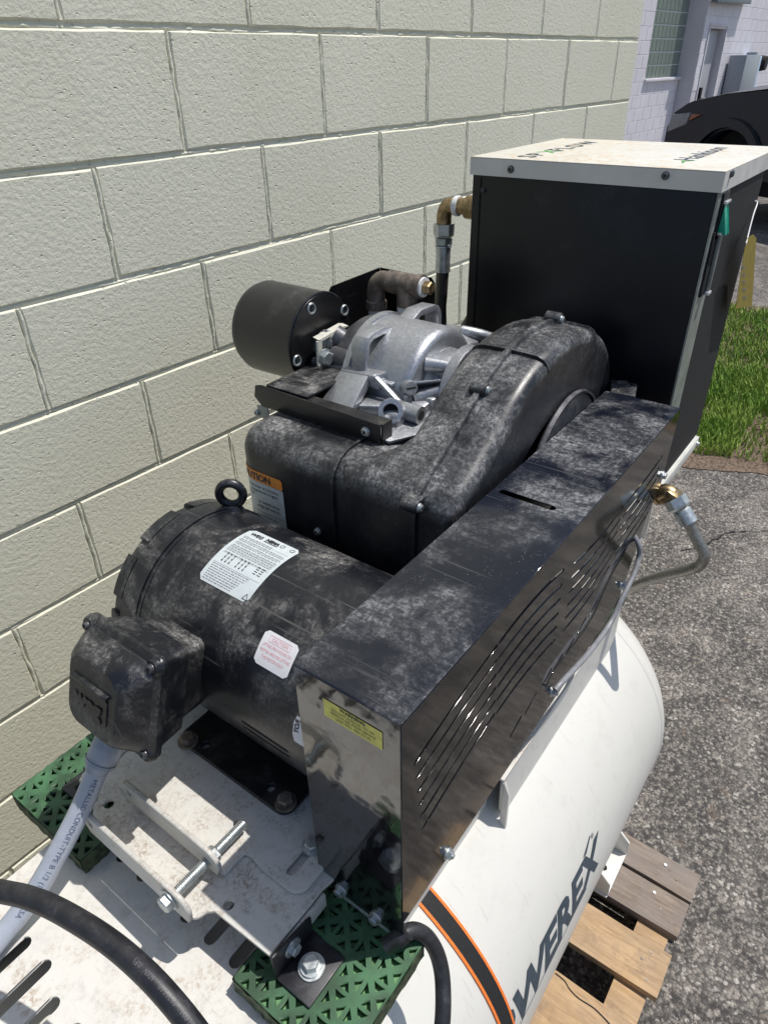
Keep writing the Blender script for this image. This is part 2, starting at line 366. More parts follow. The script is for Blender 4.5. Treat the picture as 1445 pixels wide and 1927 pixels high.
def sheet(name, outer, holes, thick, fn, mat, parent, bevel=0):
    """flat plate with real holes; outer / holes are 2-D loops, fn(u, v, t) -> world, t in 0..thick"""
    cu = bpy.data.curves.new(name, 'CURVE'); cu.dimensions = '2D'; cu.fill_mode = 'BOTH'; cu.extrude = .5
    for lp in [outer]+holes:
        sp = cu.splines.new('POLY'); sp.points.add(len(lp)-1); sp.use_cyclic_u = True
        for i, (a, b) in enumerate(lp): sp.points[i].co = (a, b, 0, 1)
    o = bpy.data.objects.new(name+'_tmp', cu); COL.objects.link(o); bpy.context.view_layer.update()
    me = bpy.data.meshes.new_from_object(o.evaluated_get(bpy.context.evaluated_depsgraph_get()))
    bpy.data.objects.remove(o); bpy.data.curves.remove(cu)
    o0 = ORG.get(parent, Vector((0, 0, 0))) if parent is not None else Vector((0, 0, 0))
    for v in me.vertices: v.co = fn(v.co.x, v.co.y, (v.co.z+.5)*thick)-o0
    bm = bmesh.new(); bm.from_mesh(me); bmesh.ops.remove_doubles(bm, verts=bm.verts, dist=1e-5); bmesh.ops.recalc_face_normals(bm, faces=bm.faces)
    bm.to_mesh(me); bm.free(); me.name = name
    me.materials.clear()
    return link(name, me, mat, parent)
def disc2(cx, cy, r, n=20): return [(cx+r*cos(2*pi*i/n), cy+r*sin(2*pi*i/n)) for i in range(n)]
def slot2(x0, y0, x1, y1, r, n=6, bow=0):
    a = atan2(y1-y0, x1-x0); up = []; dn = []
    k = 9 if bow else 2; L = []
    for i in range(k):
        t = i/(k-1); L.append((x0+(x1-x0)*t-sin(a)*bow*4*t*(1-t), y0+(y1-y0)*t+cos(a)*bow*4*t*(1-t)))
    for x, y in L: dn.append((x+sin(a)*r, y-cos(a)*r)); up.append((x-sin(a)*r, y+cos(a)*r))
    end = [(L[-1][0]+cos(a+b)*r, L[-1][1]+sin(a+b)*r) for b in [-pi/2+pi*i/n for i in range(1, n)]]
    st = [(L[0][0]+cos(a+b)*r, L[0][1]+sin(a+b)*r) for b in [pi/2+pi*i/n for i in range(1, n)]]
    return dn+end+up[::-1]+st
def rrect(x0, x1, y0, y1, r, n=5):
    o = []
    for cx, cy, a in ((x1-r, y0+r, -pi/2), (x1-r, y1-r, 0), (x0+r, y1-r, pi/2), (x0+r, y0+r, pi)):
        o += [(cx+r*cos(a+pi/2*i/n), cy+r*sin(a+pi/2*i/n)) for i in range(n+1)]
    return o
def frame(o, u, v, w=None):
    o = Vector(o); u = Vector(u).normalized(); v = Vector(v); v = (v-u*v.dot(u)).normalized(); w = Vector(w) if w else u.cross(v)
    return lambda a, b, t=0: o+u*a+v*b+w*t
def text(name, body, size, fn, mat, parent, bold=0, shear=0, spacing=1, align='LEFT', cut=0, depth=.0003, lift=.0004):
    cu = bpy.data.curves.new(name, 'FONT'); cu.body = body; cu.size = size; cu.offset = bold; cu.shear = shear; cu.space_character = spacing; cu.align_x = align
    cu.resolution_u = 3
    o = bpy.data.objects.new(name+'_tmp', cu); COL.objects.link(o); bpy.context.view_layer.update()
    me = bpy.data.meshes.new_from_object(o.evaluated_get(bpy.context.evaluated_depsgraph_get()))
    bpy.data.objects.remove(o); bpy.data.curves.remove(cu)
    if cut:
        bm = bmesh.new(); bm.from_mesh(me)
        for ax in (0, 1):
            lo = min(v.co[ax] for v in bm.verts); hi = max(v.co[ax] for v in bm.verts); k = lo+cut
            while k < hi:
                no = [0, 0, 0]; no[ax] = 1; co = [0, 0, 0]; co[ax] = k
                bmesh.ops.bisect_plane(bm, geom=bm.verts[:]+bm.edges[:]+bm.faces[:], plane_co=co, plane_no=no, dist=1e-6); k += cut
        bm.to_mesh(me); bm.free()
    o0 = ORG.get(parent, Vector((0, 0, 0)))
    for v in me.vertices: v.co = fn(v.co.x, v.co.y, lift)-o0
    me.name = name; me.materials.clear()
    return link(name, me, mat, parent)
def patch(name, u0, u1, v0, v1, fn, mat, parent, nu=6, nv=6, lift=.0006, r=0, rects=None):
    """thin printed sheet that follows fn(u, v, t): a closed solid 0.3 mm thick, corners rounded by r"""
    m = MB()
    def one(u0, u1, v0, v1, r):
        rows = []
        for j in range(nv+1):
            v = v0+(v1-v0)*j/nv; ins = 0
            if r:
                for e in (v-v0, v1-v):
                    if e < r: ins = max(ins, r-sqrt(max(0, r*r-(r-e)**2)))
            rows.append([fn(u0+ins+(u1-u0-2*ins)*i/nu, v, lift) for i in range(nu+1)])
        m.grid(rows)
    for R_ in (rects or [(u0, u1, v0, v1)]): one(*R_, r)
    return m.build(name, mat, parent, clean=False)
def rows_of_print(name, boxes, fn, mat, parent, lift=.0009, rnd=None, h=.0009):
    """unreadably small print: runs of short dashes"""
    rnd = rnd or random.Random(3); R_ = []
    for (u0, u1, v) in boxes:
        u = u0
        while u < u1-.001:
            L = min(rnd.uniform(.002, .006), u1-u); R_.append((u, u+L, v, v+h)); u += L+rnd.uniform(.0008, .0016)
    o = patch(name, 0, 0, 0, 0, fn, mat, parent, 1, 1, lift, 0, R_); o['kind'] = 'stuff'; return o
def bolt(name, p, ax, r, h, parent, mat='zinc', washer=1.5, wh=.002, phase=0, cap=None, stud=0):
    m = MB(); p = Vector(p); ax = Vector(ax).normalized()
    if washer: m.lathe(p, ax, [(0, r*washer), (wh, r*washer*.97)], 24)
    m.hexp(p+ax*(wh if washer else 0), ax, r, h, phase)
    if stud: m.cyl(p, p+ax*stud, r*.5, 12)
    return m.build(name, mat, parent, angle=.4)
def phillips(name, p, ax, r, parent, mat='zinc'):
    m = MB(); p = Vector(p); ax = Vector(ax).normalized()
    m.lathe(p, ax, [(0, r*1.25), (.001, r*1.2), (.001, r), (.0032, r), (.0042, r*.7)], 16)
    o = m.build(name, mat, parent, angle=.5)
    f = frame(p+ax*.0044, ax.orthogonal(), ax.cross(ax.orthogonal())); k = MB()
    for a, b in ((r*.6, r*.14), (r*.14, r*.6)): k.add([f(-a, -b), f(a, -b), f(a, b), f(-a, b)], [(0, 1, 2, 3)])
    k.build('cross_recess', 'hole', o, clean=False)
    return o

# ================================================================ SETTING
def flat(name, x0, x1, y0, y1, z, mat, kind='structure', label=None):
    o = MB().add([(x0, y0, z), (x1, y0, z), (x1, y1, z), (x0, y1, z)], [(0, 1, 2, 3)]).build(name, mat, None, smooth=False); o['kind'] = kind
    return o
flat('ground', -60, 120, -90, 60, 0, 'asphalt')
# soil bed and lawn
m = MB(); edge = []
for i in range(41):
    y = -3+i*.15; edge.append((3.62+(y-.5)*.62*0+.35*(y-.4)*-.9*0+random.uniform(-.03, .03)+(.58-y)*.30, y))
vs = [Vector((x-.16+random.uniform(-.05, .05), y, .004)) for x, y in edge]+[Vector((6.6, y, .004)) for x, y in edge]
n = len(edge); m.add(vs, [(i, i+n, i+n+1, i+1) for i in range(n-1)]); o = m.build('soil_bed', 'soil', None, smooth=False); o['kind'] = 'structure'
m = MB(); rg = random.Random(11)
vs = []; fs = []
for i in range(52000):
    y = rg.uniform(-1.0, 1.9); x = 3.62+(.58-y)*.30+abs(rg.random())*(6.45-3.62-(.58-y)*.30)
    if rg.random() < .45: x = 3.62+(.58-y)*.30+rg.random()**1.3*1.4
    if .3 < y < .46 and x < 4.3 and rg.random() < .75: continue
    if x < 3.62+(.58-y)*.30+.12 and rg.random() < .5: continue
    h = rg.uniform(.035, .085); a = rg.uniform(0, 2*pi); wd = rg.uniform(.0016, .0032)*(1+x/8); lx, ly = rg.uniform(-.04, .04), rg.uniform(-.04, .04)
    dx, dy = cos(a)*wd, sin(a)*wd; k = len(vs)
    vs += [(x-dx, y-dy, .004), (x+dx, y+dy, .004), (x+dx*.8+lx*.35, y+dy*.8+ly*.35, h*.6), (x-dx*.8+lx*.35, y-dy*.8+ly*.35, h*.6), (x+lx, y+ly, h)]
    fs += [(k, k+1, k+2, k+3), (k+3, k+2, k+4)]
me = bpy.data.meshes.new('lawn'); me.from_pydata(vs, [], fs); o = link('lawn', me, 'grass'); tagset(o, 'green mown grass growing beyond the parking lot edge', 'grass', None, 'stuff')
# asphalt crack
m = MB(); cp = [atz(*p, .005) for p in [(1282, 1035), (1315, 1030), (1345, 1015), (1365, 1003), (1400, 1000), (1445, 998), (1500, 985)]]
cp = smooth_path(cp, 6); L = []; Rr = []
for i, p in enumerate(cp):
    d = (cp[min(i+1, len(cp)-1)]-cp[max(i-1, 0)]).normalized(); q = Vector((-d.y, d.x, 0)); ww = rg.uniform(.001, .0045); j = q*rg.uniform(-.006, .006)
    L.append(p+q*ww+j); Rr.append(p-q*ww+j)
m.grid([L, Rr]); o = m.build('asphalt_crack', 'hole', None, clean=False); o['kind'] = 'structure'

# ---------------------------------------------------------------- the painted block wall
WA = -YAW; WO = Vector((.942095, 1.25999, .0626595)); WO.rotate(Matrix.Rotation(WA, 3, 'Z')); WO.z += 1.79
def block_mesh(name, wd, ht, dep, rg, n=7, jit=.0013, bev=.0032):
    def ring(ins, y, j):
        x0, x1, z0, z1 = -wd/2+ins, wd/2-ins, -ht/2+ins, ht/2-ins; P = []
        for (ax, az, bx, bz) in ((x0, z0, x1, z0), (x1, z0, x1, z1), (x1, z1, x0, z1), (x0, z1, x0, z0)):
            for i in range(n):
                t = i/n; P.append(Vector((ax+(bx-ax)*t+rg.uniform(-j, j), y, az+(bz-az)*t+rg.uniform(-j, j))))
        return P
    a = ring(0, dep, 0); b = ring(0, bev, jit); c = ring(bev, 0, jit); k = len(a)
    m = MB().add(a+b+c, [(i, (i+1) % k, k+(i+1) % k, k+i) for i in range(k)]+[(k+i, k+(i+1) % k, 2*k+(i+1) % k, 2*k+i) for i in range(k)]+[tuple(range(2*k, 3*k))])
    me = bpy.data.meshes.new(name); me.from_pydata(m.v, [], m.f)
    me.polygons.foreach_set('use_smooth', [True]*len(me.polygons)); me.set_sharp_from_angle(angle=.25)
    return me
wall = thing('masonry_wall', (WO.x, WO.y, 0), 'pale sage green painted concrete block wall behind the compressor', 'wall')
wall.rotation_euler = (0, 0, WA)
UE = 5.48; BL = .4064; BH = .2032; z0r = WO.z
rgb = random.Random(5)
full = [block_mesh('block', BL-.0075, BH-.0095, .035, rgb) for _ in range(8)]
for me in full: me.materials.append(M['wall'])
endm = {}
ORG[wall] = Vector((0, 0, 0))
for r in range(-7, 10):          # course r lies between z0r - r*BH and z0r - (r+1)*BH
    off = 0 if r % 2 == 0 else .5
    us = [-4+off+i for i in range(11)]
    for u in us:
        a, b = u, min(u+1, UE)
        if b-a < .06 or a >= UE: continue
        zc = z0r-(r+.5)*BH
        if zc-BH/2 < -.03: continue
        if b-a > .99: me = full[rgb.randrange(8)]
        else:
            key = round(b-a, 2)
            if key not in endm: endm[key] = block_mesh('block', (b-a)*BL-.0075, BH-.0095, .035, rgb, 4); endm[key].materials.append(M['wall'])
            me = endm[key]
        o = bpy.data.objects.new('block', me); COL.objects.link(o); o.parent = wall
        o.location = ((a+b)/2*BL+rgb.uniform(-.0012, .0012), rgb.uniform(-.0008, .0008), zc+rgb.uniform(-.001, .001))
        o.rotation_euler = (rgb.uniform(-.002, .002), rgb.uniform(-.003, .003), rgb.uniform(-.0015, .0015))
# mortar: one bed with rounded hollows modelled as a recessed sheet
m = MB(); m.bb(-4.0*BL, UE*BL-.004, .0050, .19, 0, z0r+7*BH)
mo = m.build('mortar', 'joint', wall, smooth=False)
# ragged, paint-filled joints in the nearest courses
m = MB()
def joint_rope(p0, p1, r0):
    n = max(6, int((Vector(p1)-Vector(p0)).length/.014)); hz = abs(Vector(p1).x-Vector(p0).x) > .01; P = [Vector(p0).lerp(Vector(p1), i/n)+Vector((0 if hz else rgb.uniform(-.0016, .0016)+.0012*sin(i*.9), rgb.uniform(-.0010, .0014), (rgb.uniform(-.0007, .0007)+.0015*sin(i*.23)) if hz else 0)) for i in range(n+1)]
    m.tube(P, lambda t: r0*rgb.uniform(.85, 1.18), 7)
for r in range(-1, 8):
    z = z0r-r*BH; x = -1.6
    joint_rope((-1.6, .0058, z-.0018), (UE*BL, .0058, z-.0018), .0030)
    off = 0 if r % 2 == 0 else .5
    for i in range(11):
        u = -4+off+i
        if -4 < u < UE-.1: joint_rope((u*BL, .0034, z-.006), (u*BL, .0034, z-BH+.006), .0037)
m.build('joint_filler', 'joint', wall, angle=1.2)
m = MB(); m.bb(-4.0*BL, UE*BL, -.03, .22, z0r+7*BH+.001, z0r+7*BH+.05); m.build('coping', 'farjoint', wall, bevel=.004)

# ---------------------------------------------------------------- the pale building further along
def wf(x, y, z):                 # wall frame -> world
    v = Vector((x, y, 0)); v.rotate(Matrix.Rotation(WA, 3, 'Z')); return Vector((WO.x+v.x, WO.y+v.y, z))
YB = 4.236
b0 = wf(12, YB, 0)
bld = thing('building', (b0.x, b0.y, 0), 'pale lavender block building with glass block window in the distance', 'building'); bld.rotation_euler = (0, 0, WA); ORG[bld] = Vector((0, 0, 0))
WX0, WX1, WZ0, WZ1 = 1.37, 3.12, 1.485, 3.11        # window, local x from 12
DX0, DX1, DZ1 = 3.46, 4.49, 2.29
big = block_mesh('block', BL-.008, BH-.008, .03, rgb, 2, .001, .003); big.materials.append(M['farwall'])
cnt = 0; parts = {}
for r in range(0, 20):
    zc = .02+(r+.5)*BH
    for i in range(-2, 30):
        a = i*BL+(0 if r % 2 else BL/2)-.3; segs = [(a, a+BL)]
        if zc > WZ0-.02 and zc < WZ1: segs = [q for s in segs for q in ((s[0], min(s[1], WX0-.01)), (max(s[0], WX1+.01), s[1]))]
        if zc < DZ1+.02: segs = [q for s in segs for q in ((s[0], min(s[1], DX0-.05)), (max(s[0], DX1+.05), s[1]))]
        segs = sorted(set((round(p, 4), round(q, 4)) for p, q in segs if q-p > .03))
        for p, q in segs:
            if p < .15 or q > 9.2 or zc > 3.0 or zc < .25: continue
            if p < WX1+.01 < q: q = WX1+.005
            if q-p < .06: continue
            yo = -.025 if p < WX1 else -.325
            k = round(q-p, 2)
            if abs(k-BL) < .02: me = big
            else:
                if k not in parts: parts[k] = block_mesh('block', q-p-.008, BH-.008, .03, rgb, 2, .001, .003); parts[k].materials.append(M['farwall'])
                me = parts[k]
            if cnt >= 296: continue
            cnt += 1
            o = bpy.data.objects.new('block', me); COL.objects.link(o); o.parent = bld; o.location = ((p+q)/2, yo, zc); o.rotation_euler = (0, 0, 0)
m = MB()
for x0, x1, za, zb, yy in ((-6, WX0, 0, 4.6, -.02), (WX0, WX1, 0, WZ0, -.02), (WX0, WX1, WZ1, 4.6, -.02), (WX1+.02, DX0, 0, 4.6, -.32), (DX1, 40, 0, 4.6, -.32), (DX0, DX1, DZ1, 4.6, -.32)):
    m.bb(x0+.0001, x1-.0001, yy, .35, za, zb)
m.build('wall', 'farjoint', bld, smooth=False)
win = MB().bb(WX0, WX1, .028, .08, WZ0, WZ1).build('window', 'farjoint', bld, smooth=False); tagset(win, 'tall window of glass blocks')
gb = block_mesh('glass_block', .186, .19, .05, rgb, 2, .0, .008); gb.materials.append(M['gblock'])
for i in range(9):
    for j in range(8):
        o = bpy.data.objects.new('glass_block', gb); COL.objects.link(o); o.parent = win; o.location = (WX0+.097+i*.1945, .02, WZ0+.102+j*.2032)
MB().bb(WX0-.05, WX1+.05, -.07, .06, WZ0-.05, WZ0-.002).build('sill', 'farwall', bld, bevel=.004)
dr = MB().bb(DX0, DX1, -.21, -.17, .02, DZ1-.05).build('door', 'door', bld, bevel=.004)
m = MB(); m.bb(DX0-.045, DX0, -.345, -.16, 0, DZ1); m.bb(DX1, DX1+.045, -.345, -.16, 0, DZ1); m.bb(DX0-.045, DX1+.045, -.345, -.16, DZ1+.001, DZ1+.05); m.build('door_frame', 'farjoint', bld, bevel=.004)
MB().bb(DX0+.40, DX0+.50, -.27, -.21, .98, 1.28).build('handle', 'hole', dr, bevel=.01)
MB().bb(DX0+.70, DX0+.80, -.26, -.21, .88, 1.10).build('handle', 'zinc', dr, bevel=.01)
m = MB(); m.prism([(3.16, -.47, 2.62), (5.3, -.47, 2.68), (5.3, -.345, 2.74), (3.16, -.345, 2.66)], (0, 0, .10)); m.build('canopy', 'canopy', bld, bevel=.01)
eb0 = wf(17.0, YB-.36, 0)
eb = thing('electrical_cabinet', (eb0.x, eb0.y, 0), 'grey electrical cabinet mounted on the pale building beside the door', 'cabinet'); eb.rotation_euler = (0, 0, WA); ORG[eb] = Vector((0, 0, 0))
MB().bb(0, 1.05, -.34, 0, .9, 1.82).build('housing', 'ebox', eb, bevel=.01)
MB().bb(1.06, 1.5, -.26, 0, .9, 1.80).build('side_panel', 'eboxblue', eb, bevel=.01)
MB().lathe((1.75, -.22, 1.66), (0, 1, 0), [(-.10, .13), (.0, .15), (.22, .15)], 24).build('meter', 'hole', eb)
MB().cyl((1.75, -.06, 0), (1.75, -.06, 1.55), .045).build('pipe', 'ebox', eb)
MB().bb(.82, .95, -.3, -.1, 1.821, 1.87).build('bracket', 'ebox', eb, bevel=.008)

# ---------------------------------------------------------------- truck
def truck():
    th = radians(65); fx = Vector((cos(th), sin(th), 0)); lt = Vector((-sin(th), cos(th), 0))   # front, driver's left side faces the camera
    P0 = Vector((10.2, 2.3, 0))
    t = thing('pickup_truck', P0+Vector((0, 0, 0)), 'dark navy pickup truck parked behind the air dryer', 'truck')
    def q(a, s, z): return P0+fx*a-lt*(-s)+Vector((0, 0, z))          # a: forward of front axle, s: 0 = near side, +: away
    W = 1.95; s0, s1 = 0.0, W
    away = lt if (lt.dot(Vector((1, .2, 0))) > 0) else -lt
    def q(a, s, z): return P0+fx*a+away*s+Vector((0, 0, z*1.07))
    def loft(sections, name, mat, bev=.03, par=t):
        m = MB(); m.grid([[q(a, s, z) for a, s, z in sec] for sec in sections]); return m
    # side profile (a, z) upper outline of lower body; arch cut
    ar = .46; arch = [(ar*cos(pi*i/14), .40+ar*1.05*sin(pi*i/14)+.10) for i in range(15)]
    outline = [(.92, .45), (.98, .62), (.97, .95), (.90, 1.12), (.72, 1.22), (.2, 1.31), (-.5, 1.38), (-.95, 1.42), (-4.9, 1.42), (-4.95, .6), (-4.1, .5)]
    rear = [(-3.55+ar*cos(pi*i/14)*-1, .5+ar*1.05*sin(pi*i/14)) for i in range(15)]
    low = [(-3.05-1.0, .5)]
    side = outline[:-1]+[(-4.1, .5)]+[(-3.6-ar*cos(pi*i/14), .5+ar*1.05*sin(pi*i/14)) for i in range(15)]+[(-.62, .5)]+[(-ar*cos(pi*i/14), .5+ar*1.05*sin(pi*i/14)) for i in range(15)]
    fn = lambda a, z, tt: q(a, tt, z)
    b = sheet('body', side, [], W, lambda a, z, tt: q(a, tt+(0 if z < 1.0 else (z-1.0)*.12*(1 if tt < W/2 else -1)), z), 'truck', t)
    # hood crown
    m = MB(); m.grid([[q(a, .06+(W-.12)*j/8, z+.07*sin(pi*j/8)) for j in range(9)] for a, z in ((.95, 1.05), (.88, 1.15), (.7, 1.235), (.2, 1.325), (-.5, 1.395), (-.98, 1.44))]); m.build('hood', 'truck', t)
    m = MB(); m.prism([q(.96, -.01, .9), q(.93, -.01, 1.10), q(.62, -.015, 1.13), q(.66, -.015, 1.0)], away*.25); h = m.build('headlight', 'lamp', t, bevel=.02)
    m = MB(); m.prism([q(.63, -.02, 1.04), q(.60, -.02, 1.115), q(.46, -.02, 1.11)], away*.05); m.build('side_marker', 'amber', h, bevel=.008)
    m = MB(); m.bb(0, 1, 0, 1, 0, 1); m.v = [q(.85+.2*(i.x), -.02+(W+.04)*i.y, .38+.36*i.z) for i in m.v]; m.build('bumper', 'trucktrim', t, bevel=.05)
    m = MB(); m.bb(0, 1, 0, 1, 0, 1); m.v = [q(.96+.03*i.x, .3+(W-.6)*i.y, .76+.3*i.z) for i in m.v]; m.build('grille', 'trucktrim', t, bevel=.01)
    for ax0 in (0, -3.6):
        m = MB(); P = [q(ax0-(ar+.02)*cos(pi*i/20), 0, .5+(ar+.02)*1.05*sin(pi*i/20)) for i in range(21)]
        m.grid([[p-away*.05, p-away*.05+(p-q(ax0, 0, .5)).normalized()*.09, p+(p-q(ax0, 0, .5)).normalized()*.10] for p in P]); m.build('fender_flare', 'trucktrim', t)
        for s in (.02, W-.27):
            wh = MB(); wh.lathe(q(ax0, s, .40), away, [(0, .24), (.0, .36), (.03, .40), (.22, .40), (.25, .36)], 36); ty = wh.build('wheel', 'tyre', t)
            rm = MB(); rm.lathe(q(ax0, s-.005, .40), away, [(0, .05), (.02, .09), (.03, .22), (0, .24)], 24); rm.build('rim', 'trucktrim', ty)
    # cab
    m = MB()
    for s, e in ((.12, 0), ):
        pts = [(-.95, 1.44), (-1.55, 1.93), (-3.0, 1.95), (-3.35, 1.44)]
        m.hexa([q(a, .08+(z-1.44)*.25, z) for a, z in pts], [q(a, W-.08-(z-1.44)*.25, z) for a, z in pts])
    m.build('cab', 'truck', t, bevel=.05)
    for a_ in (0, -3.6): m = MB(); m.bb(0, 1, 0, 1, 0, 1); m.v = [q(a_-.55+1.1*i.x, .30+(W-.6)*i.y, .3+.78*i.z) for i in m.v]; m.build('wheel_well', 'tyre', t)
    m = MB(); m.hexa([q(-1.2, .07, 1.47), q(-1.62, .165, 1.87), q(-2.95, .165, 1.87), q(-3.1, .07, 1.47)], [q(-1.2, .06, 1.47), q(-1.62, .155, 1.87), q(-2.95, .155, 1.87), q(-3.1, .06, 1.47)]); m.build('side_window', 'glass', t)
    m = MB(); m.bb(0, 1, 0, 1, 0, 1); m.v = [q(-4.6+5.3*i.x, .25+(W-.5)*i.y, .32+.25*i.z) for i in m.v]; m.build('underbody', 'tyre', t)
truck()

# ---------------------------------------------------------------- pallet
pal = thing('wooden_pallet', (.6, .45, 0), 'wooden shipping pallet with mixed fresh and weathered boards under the tank', 'pallet')
DK = .14
boards = [(1.087, 1.165, 'woodold', 0), (.990, 1.079, 'woodold', 0), (.842, .945, 'woodfresh', 1), (.60, .768, 'woodfresh', 1), (.46, .555, 'woodold', 1), (.33, .42, 'woodfresh', 1), (.16, .28, 'woodold', 1), (.02, .11, 'woodfresh', 1)]
rb = random.Random(9)
for x0, x1, mt, k in boards:
    n = 12; rowsT = []; y0 = -.052+rb.uniform(-.004, .004); y1 = 1.07
    m = MB(); A = []; B_ = []
    for i in range(n+1):
        y = y0+(y1-y0)*i/n; wz = .0015*sin(i*1.3+x0*40)
        A.append(Vector((x0+rb.uniform(-.0012, .0012), y, DK+wz))); B_.append(Vector((x1+rb.uniform(-.0012, .0012), y, DK+wz*.4)))
    t_ = .019; Lo = [p-Vector((0, 0, t_)) for p in A]; Ro = [p-Vector((0, 0, t_)) for p in B_]
    m.grid([A, B_]); m.grid([Lo, A]); m.grid([B_, Ro]); m.grid([Ro, Lo])
    m.add([A[0], B_[0], Ro[0], Lo[0]], [(0, 1, 2, 3)]); m.add([A[-1], B_[-1], Ro[-1], Lo[-1]], [(3, 2, 1, 0)])
    bm_o = m.build('deck_board', mt, pal, angle=.5, bevel=0)
    if mt == 'woodold': bm_o['label'] = 'grey weathered deck board'
for yc in (.0, .52, 1.03):
    for xa, xb in ((.02, 1.165),):
        MB().bb(xa+.004, xb-.006, yc-.035, yc+.035, .018, DK-.0195).build('stringer', 'woodold' if yc else 'woodfresh', pal, bevel=.002)
for xx in (.06, .56, 1.10):
    MB().bb(xx-.045, xx+.045, -.05, 1.07, 0, .0175).build('bottom_board', 'woodold', pal, bevel=.002)
nl = [(.90, .0), (.925, -.012), (.865, -.022), (1.03, .0), (1.015, -.03), (1.12, -.008), (1.135, .012), (.70, -.01), (.64, -.02)]
for x, y in nl: MB().lathe((x, y+.0, DK+.0002), (0, 0, 1), [(0, .0035), (.0012, .003)], 10).build('nail', 'iron', pal)
for px, py in ((1252, 1628), (1231, 1680)):
    p = atz(px, py, DK+.002); MB().lathe(p, (0, 0, 1), [(0, .0042), (.0015, .003)], 10).build('nail', 'white', pal)
# crack in the fresh board
m = MB(); P = [atz(*p, DK+.0022) for p in [(1045, 1832), (1062, 1846), (1072, 1862), (1090, 1880), (1118, 1898), (1145, 1925), (1160, 1945)]]; P = smooth_path(P, 4)
m.grid([[p+Vector((.0008, 0, 0)) for p in P], [p-Vector((.0012, 0, 0)) for p in P]]); m.build('crack', 'hole', pal, clean=False)

# ================================================================ TANK
TY, TZ, TR = .448, .55, .34; XS = 1.10
tank = thing('air_tank', (.4, TY, DK), 'large off-white horizontal air receiver tank with dark POWEREX lettering', 'tank')
m = MB(); HD = .17
prof = [(-.75-HD*sin(a), TR*cos(a)) for a in [pi/2*i/10*.999 for i in range(10, -1, -1)]]+[(-.4+.3*i, TR) for i in range(5)]+[(XS+HD*sin(a), TR*cos(a)) for a in [pi/2*i/12*.999 for i in range(13)]]
m.lathe((0, TY, TZ), (1, 0, 0), prof, 96); m.build('shell', 'tank', tank)
MB().lathe((0, TY, TZ), (1, 0, 0), [(XS-.006, TR+.0002), (XS-.003, TR+.0014), (XS+.003, TR+.0014), (XS+.006, TR+.0002)], 96, False, False).build('weld_seam', 'tank', tank)
for sx, x in ((1, 1.045), (1, -.35)):
    for yy in (.128, .768):
        f = MB()
        s = 1 if yy < .4 else -1
        yo, yi = yy-.018*s, yy+.12*s
        f.bb(x-.068, x+.068, min(yo, yi), max(yo, yi), DK+.0035, DK+.0095)                # base flange
        for e in (-1, 1):
            xx = x+e*.065
            f.prism([Vector((xx, yo, DK+.01)), Vector((xx, yi, DK+.01)), Vector((xx, yi+.02*s, TZ-.20)), Vector((xx, yy+.03*s, DK+.10)), Vector((xx, yo, DK+.055))], (.006*e*-1, 0, 0))
        fo = f.build('foot', 'tank', tank, bevel=.0015)
p = atz(1136, 1633, DK+.010); MB().lathe(p, (0, 0, 1), [(0, .008), (.0006, .008)], 20).build('bolt_hole', 'hole', tank)
# lettering on the flank
def tankmap(x0, phi0):
    def fn(u, v, t): ph = phi0+v/TR; return Vector((x0+u, TY-(TR+t)*cos(ph), TZ+(TR+t)*sin(ph)))
    return fn
fnl = tankmap(.745, radians(10.6))
text('lettering', 'POWEREX', .083, lambda u, v, t: fnl(u*1.10, v, t), 'logoink', tank, bold=.0034, shear=.27, align='RIGHT', cut=.012, lift=.0005)
text('lettering', '®', .013, tankmap(.742, radians(21.6)), 'logoink', tank, cut=0)
m = MB(); fq = tankmap(0, 0); c0, c1 = radians(9.7)*TR, radians(9.95)*TR
m.grid([[fq(.36+i*.02, c0, .0005) for i in range(18)], [fq(.36+i*.02, c1, .0005) for i in range(18)]]); m.build('underline', 'logoink', tank, clean=False)
m = MB(); fq2 = tankmap(0, 0)
m.add([fq2(.716, radians(20.8)*TR, .0006), fq2(.742, radians(23.2)*TR, .0006), fq2(.739, radians(23.6)*TR, .0006), fq2(.704, radians(21.2)*TR, .0006)], [(0, 1, 2, 3)]); m.build('lettering', 'logoink', tank, clean=False)
# platform on top of the tank: slotted top sheet and skirts
PZ = .920; PY_0, PY_1 = .240, .688; PXA, PXB = -.45, 1.06
slots = []
for i in range(9): 
    y = .296+.0430*i
    slots.append(slot2(-.10, y, .046+(.016 if i in (6, 7) else 0), y, .0082))
    slots.append(slot2(.197 if i != 5 else .205, y-.004, .40, y-.004, .0082)); slots.append(slot2(.55, y, .80, y, .0082))
sheet('platform_top', [(PXA, .264), (.592, .264), (.592, PY_0), (PXB, PY_0), (PXB, PY_1), (PXA, PY_1)], slots, .005, lambda u, v, t: Vector((u, v, PZ-.005+t)), 'platform', tank)
ty = lambda y: TZ+sqrt(TR*TR-(y-TY)**2)
def skirt(y, x0, x1, notch):
    zt = PZ-.0055; zb = ty(y+.0025)-.010
    pts = [(x0, zb)]+([(x0, zb+.034), (x0+.018, zt-.014), (x0+.05, zb+.030), (x0+.085, zb)] if notch else [])+[(x1, zb), (x1, zt), (x0, zt)]
    if notch: pts = [(x0, zt-.012), (x0+.004, zb+.030), (x0+.022, zb), (x1, zb), (x1, zt), (x0, zt)]
    sheet('platform_skirt', pts, [], .005, lambda u, v, t: Vector((u, y+t, v)), 'platform', tank)
skirt(.264, PXA, .5918, False); skirt(PY_0, .592, PXB, True); skirt(PY_1-.005, PXA, PXB, False)
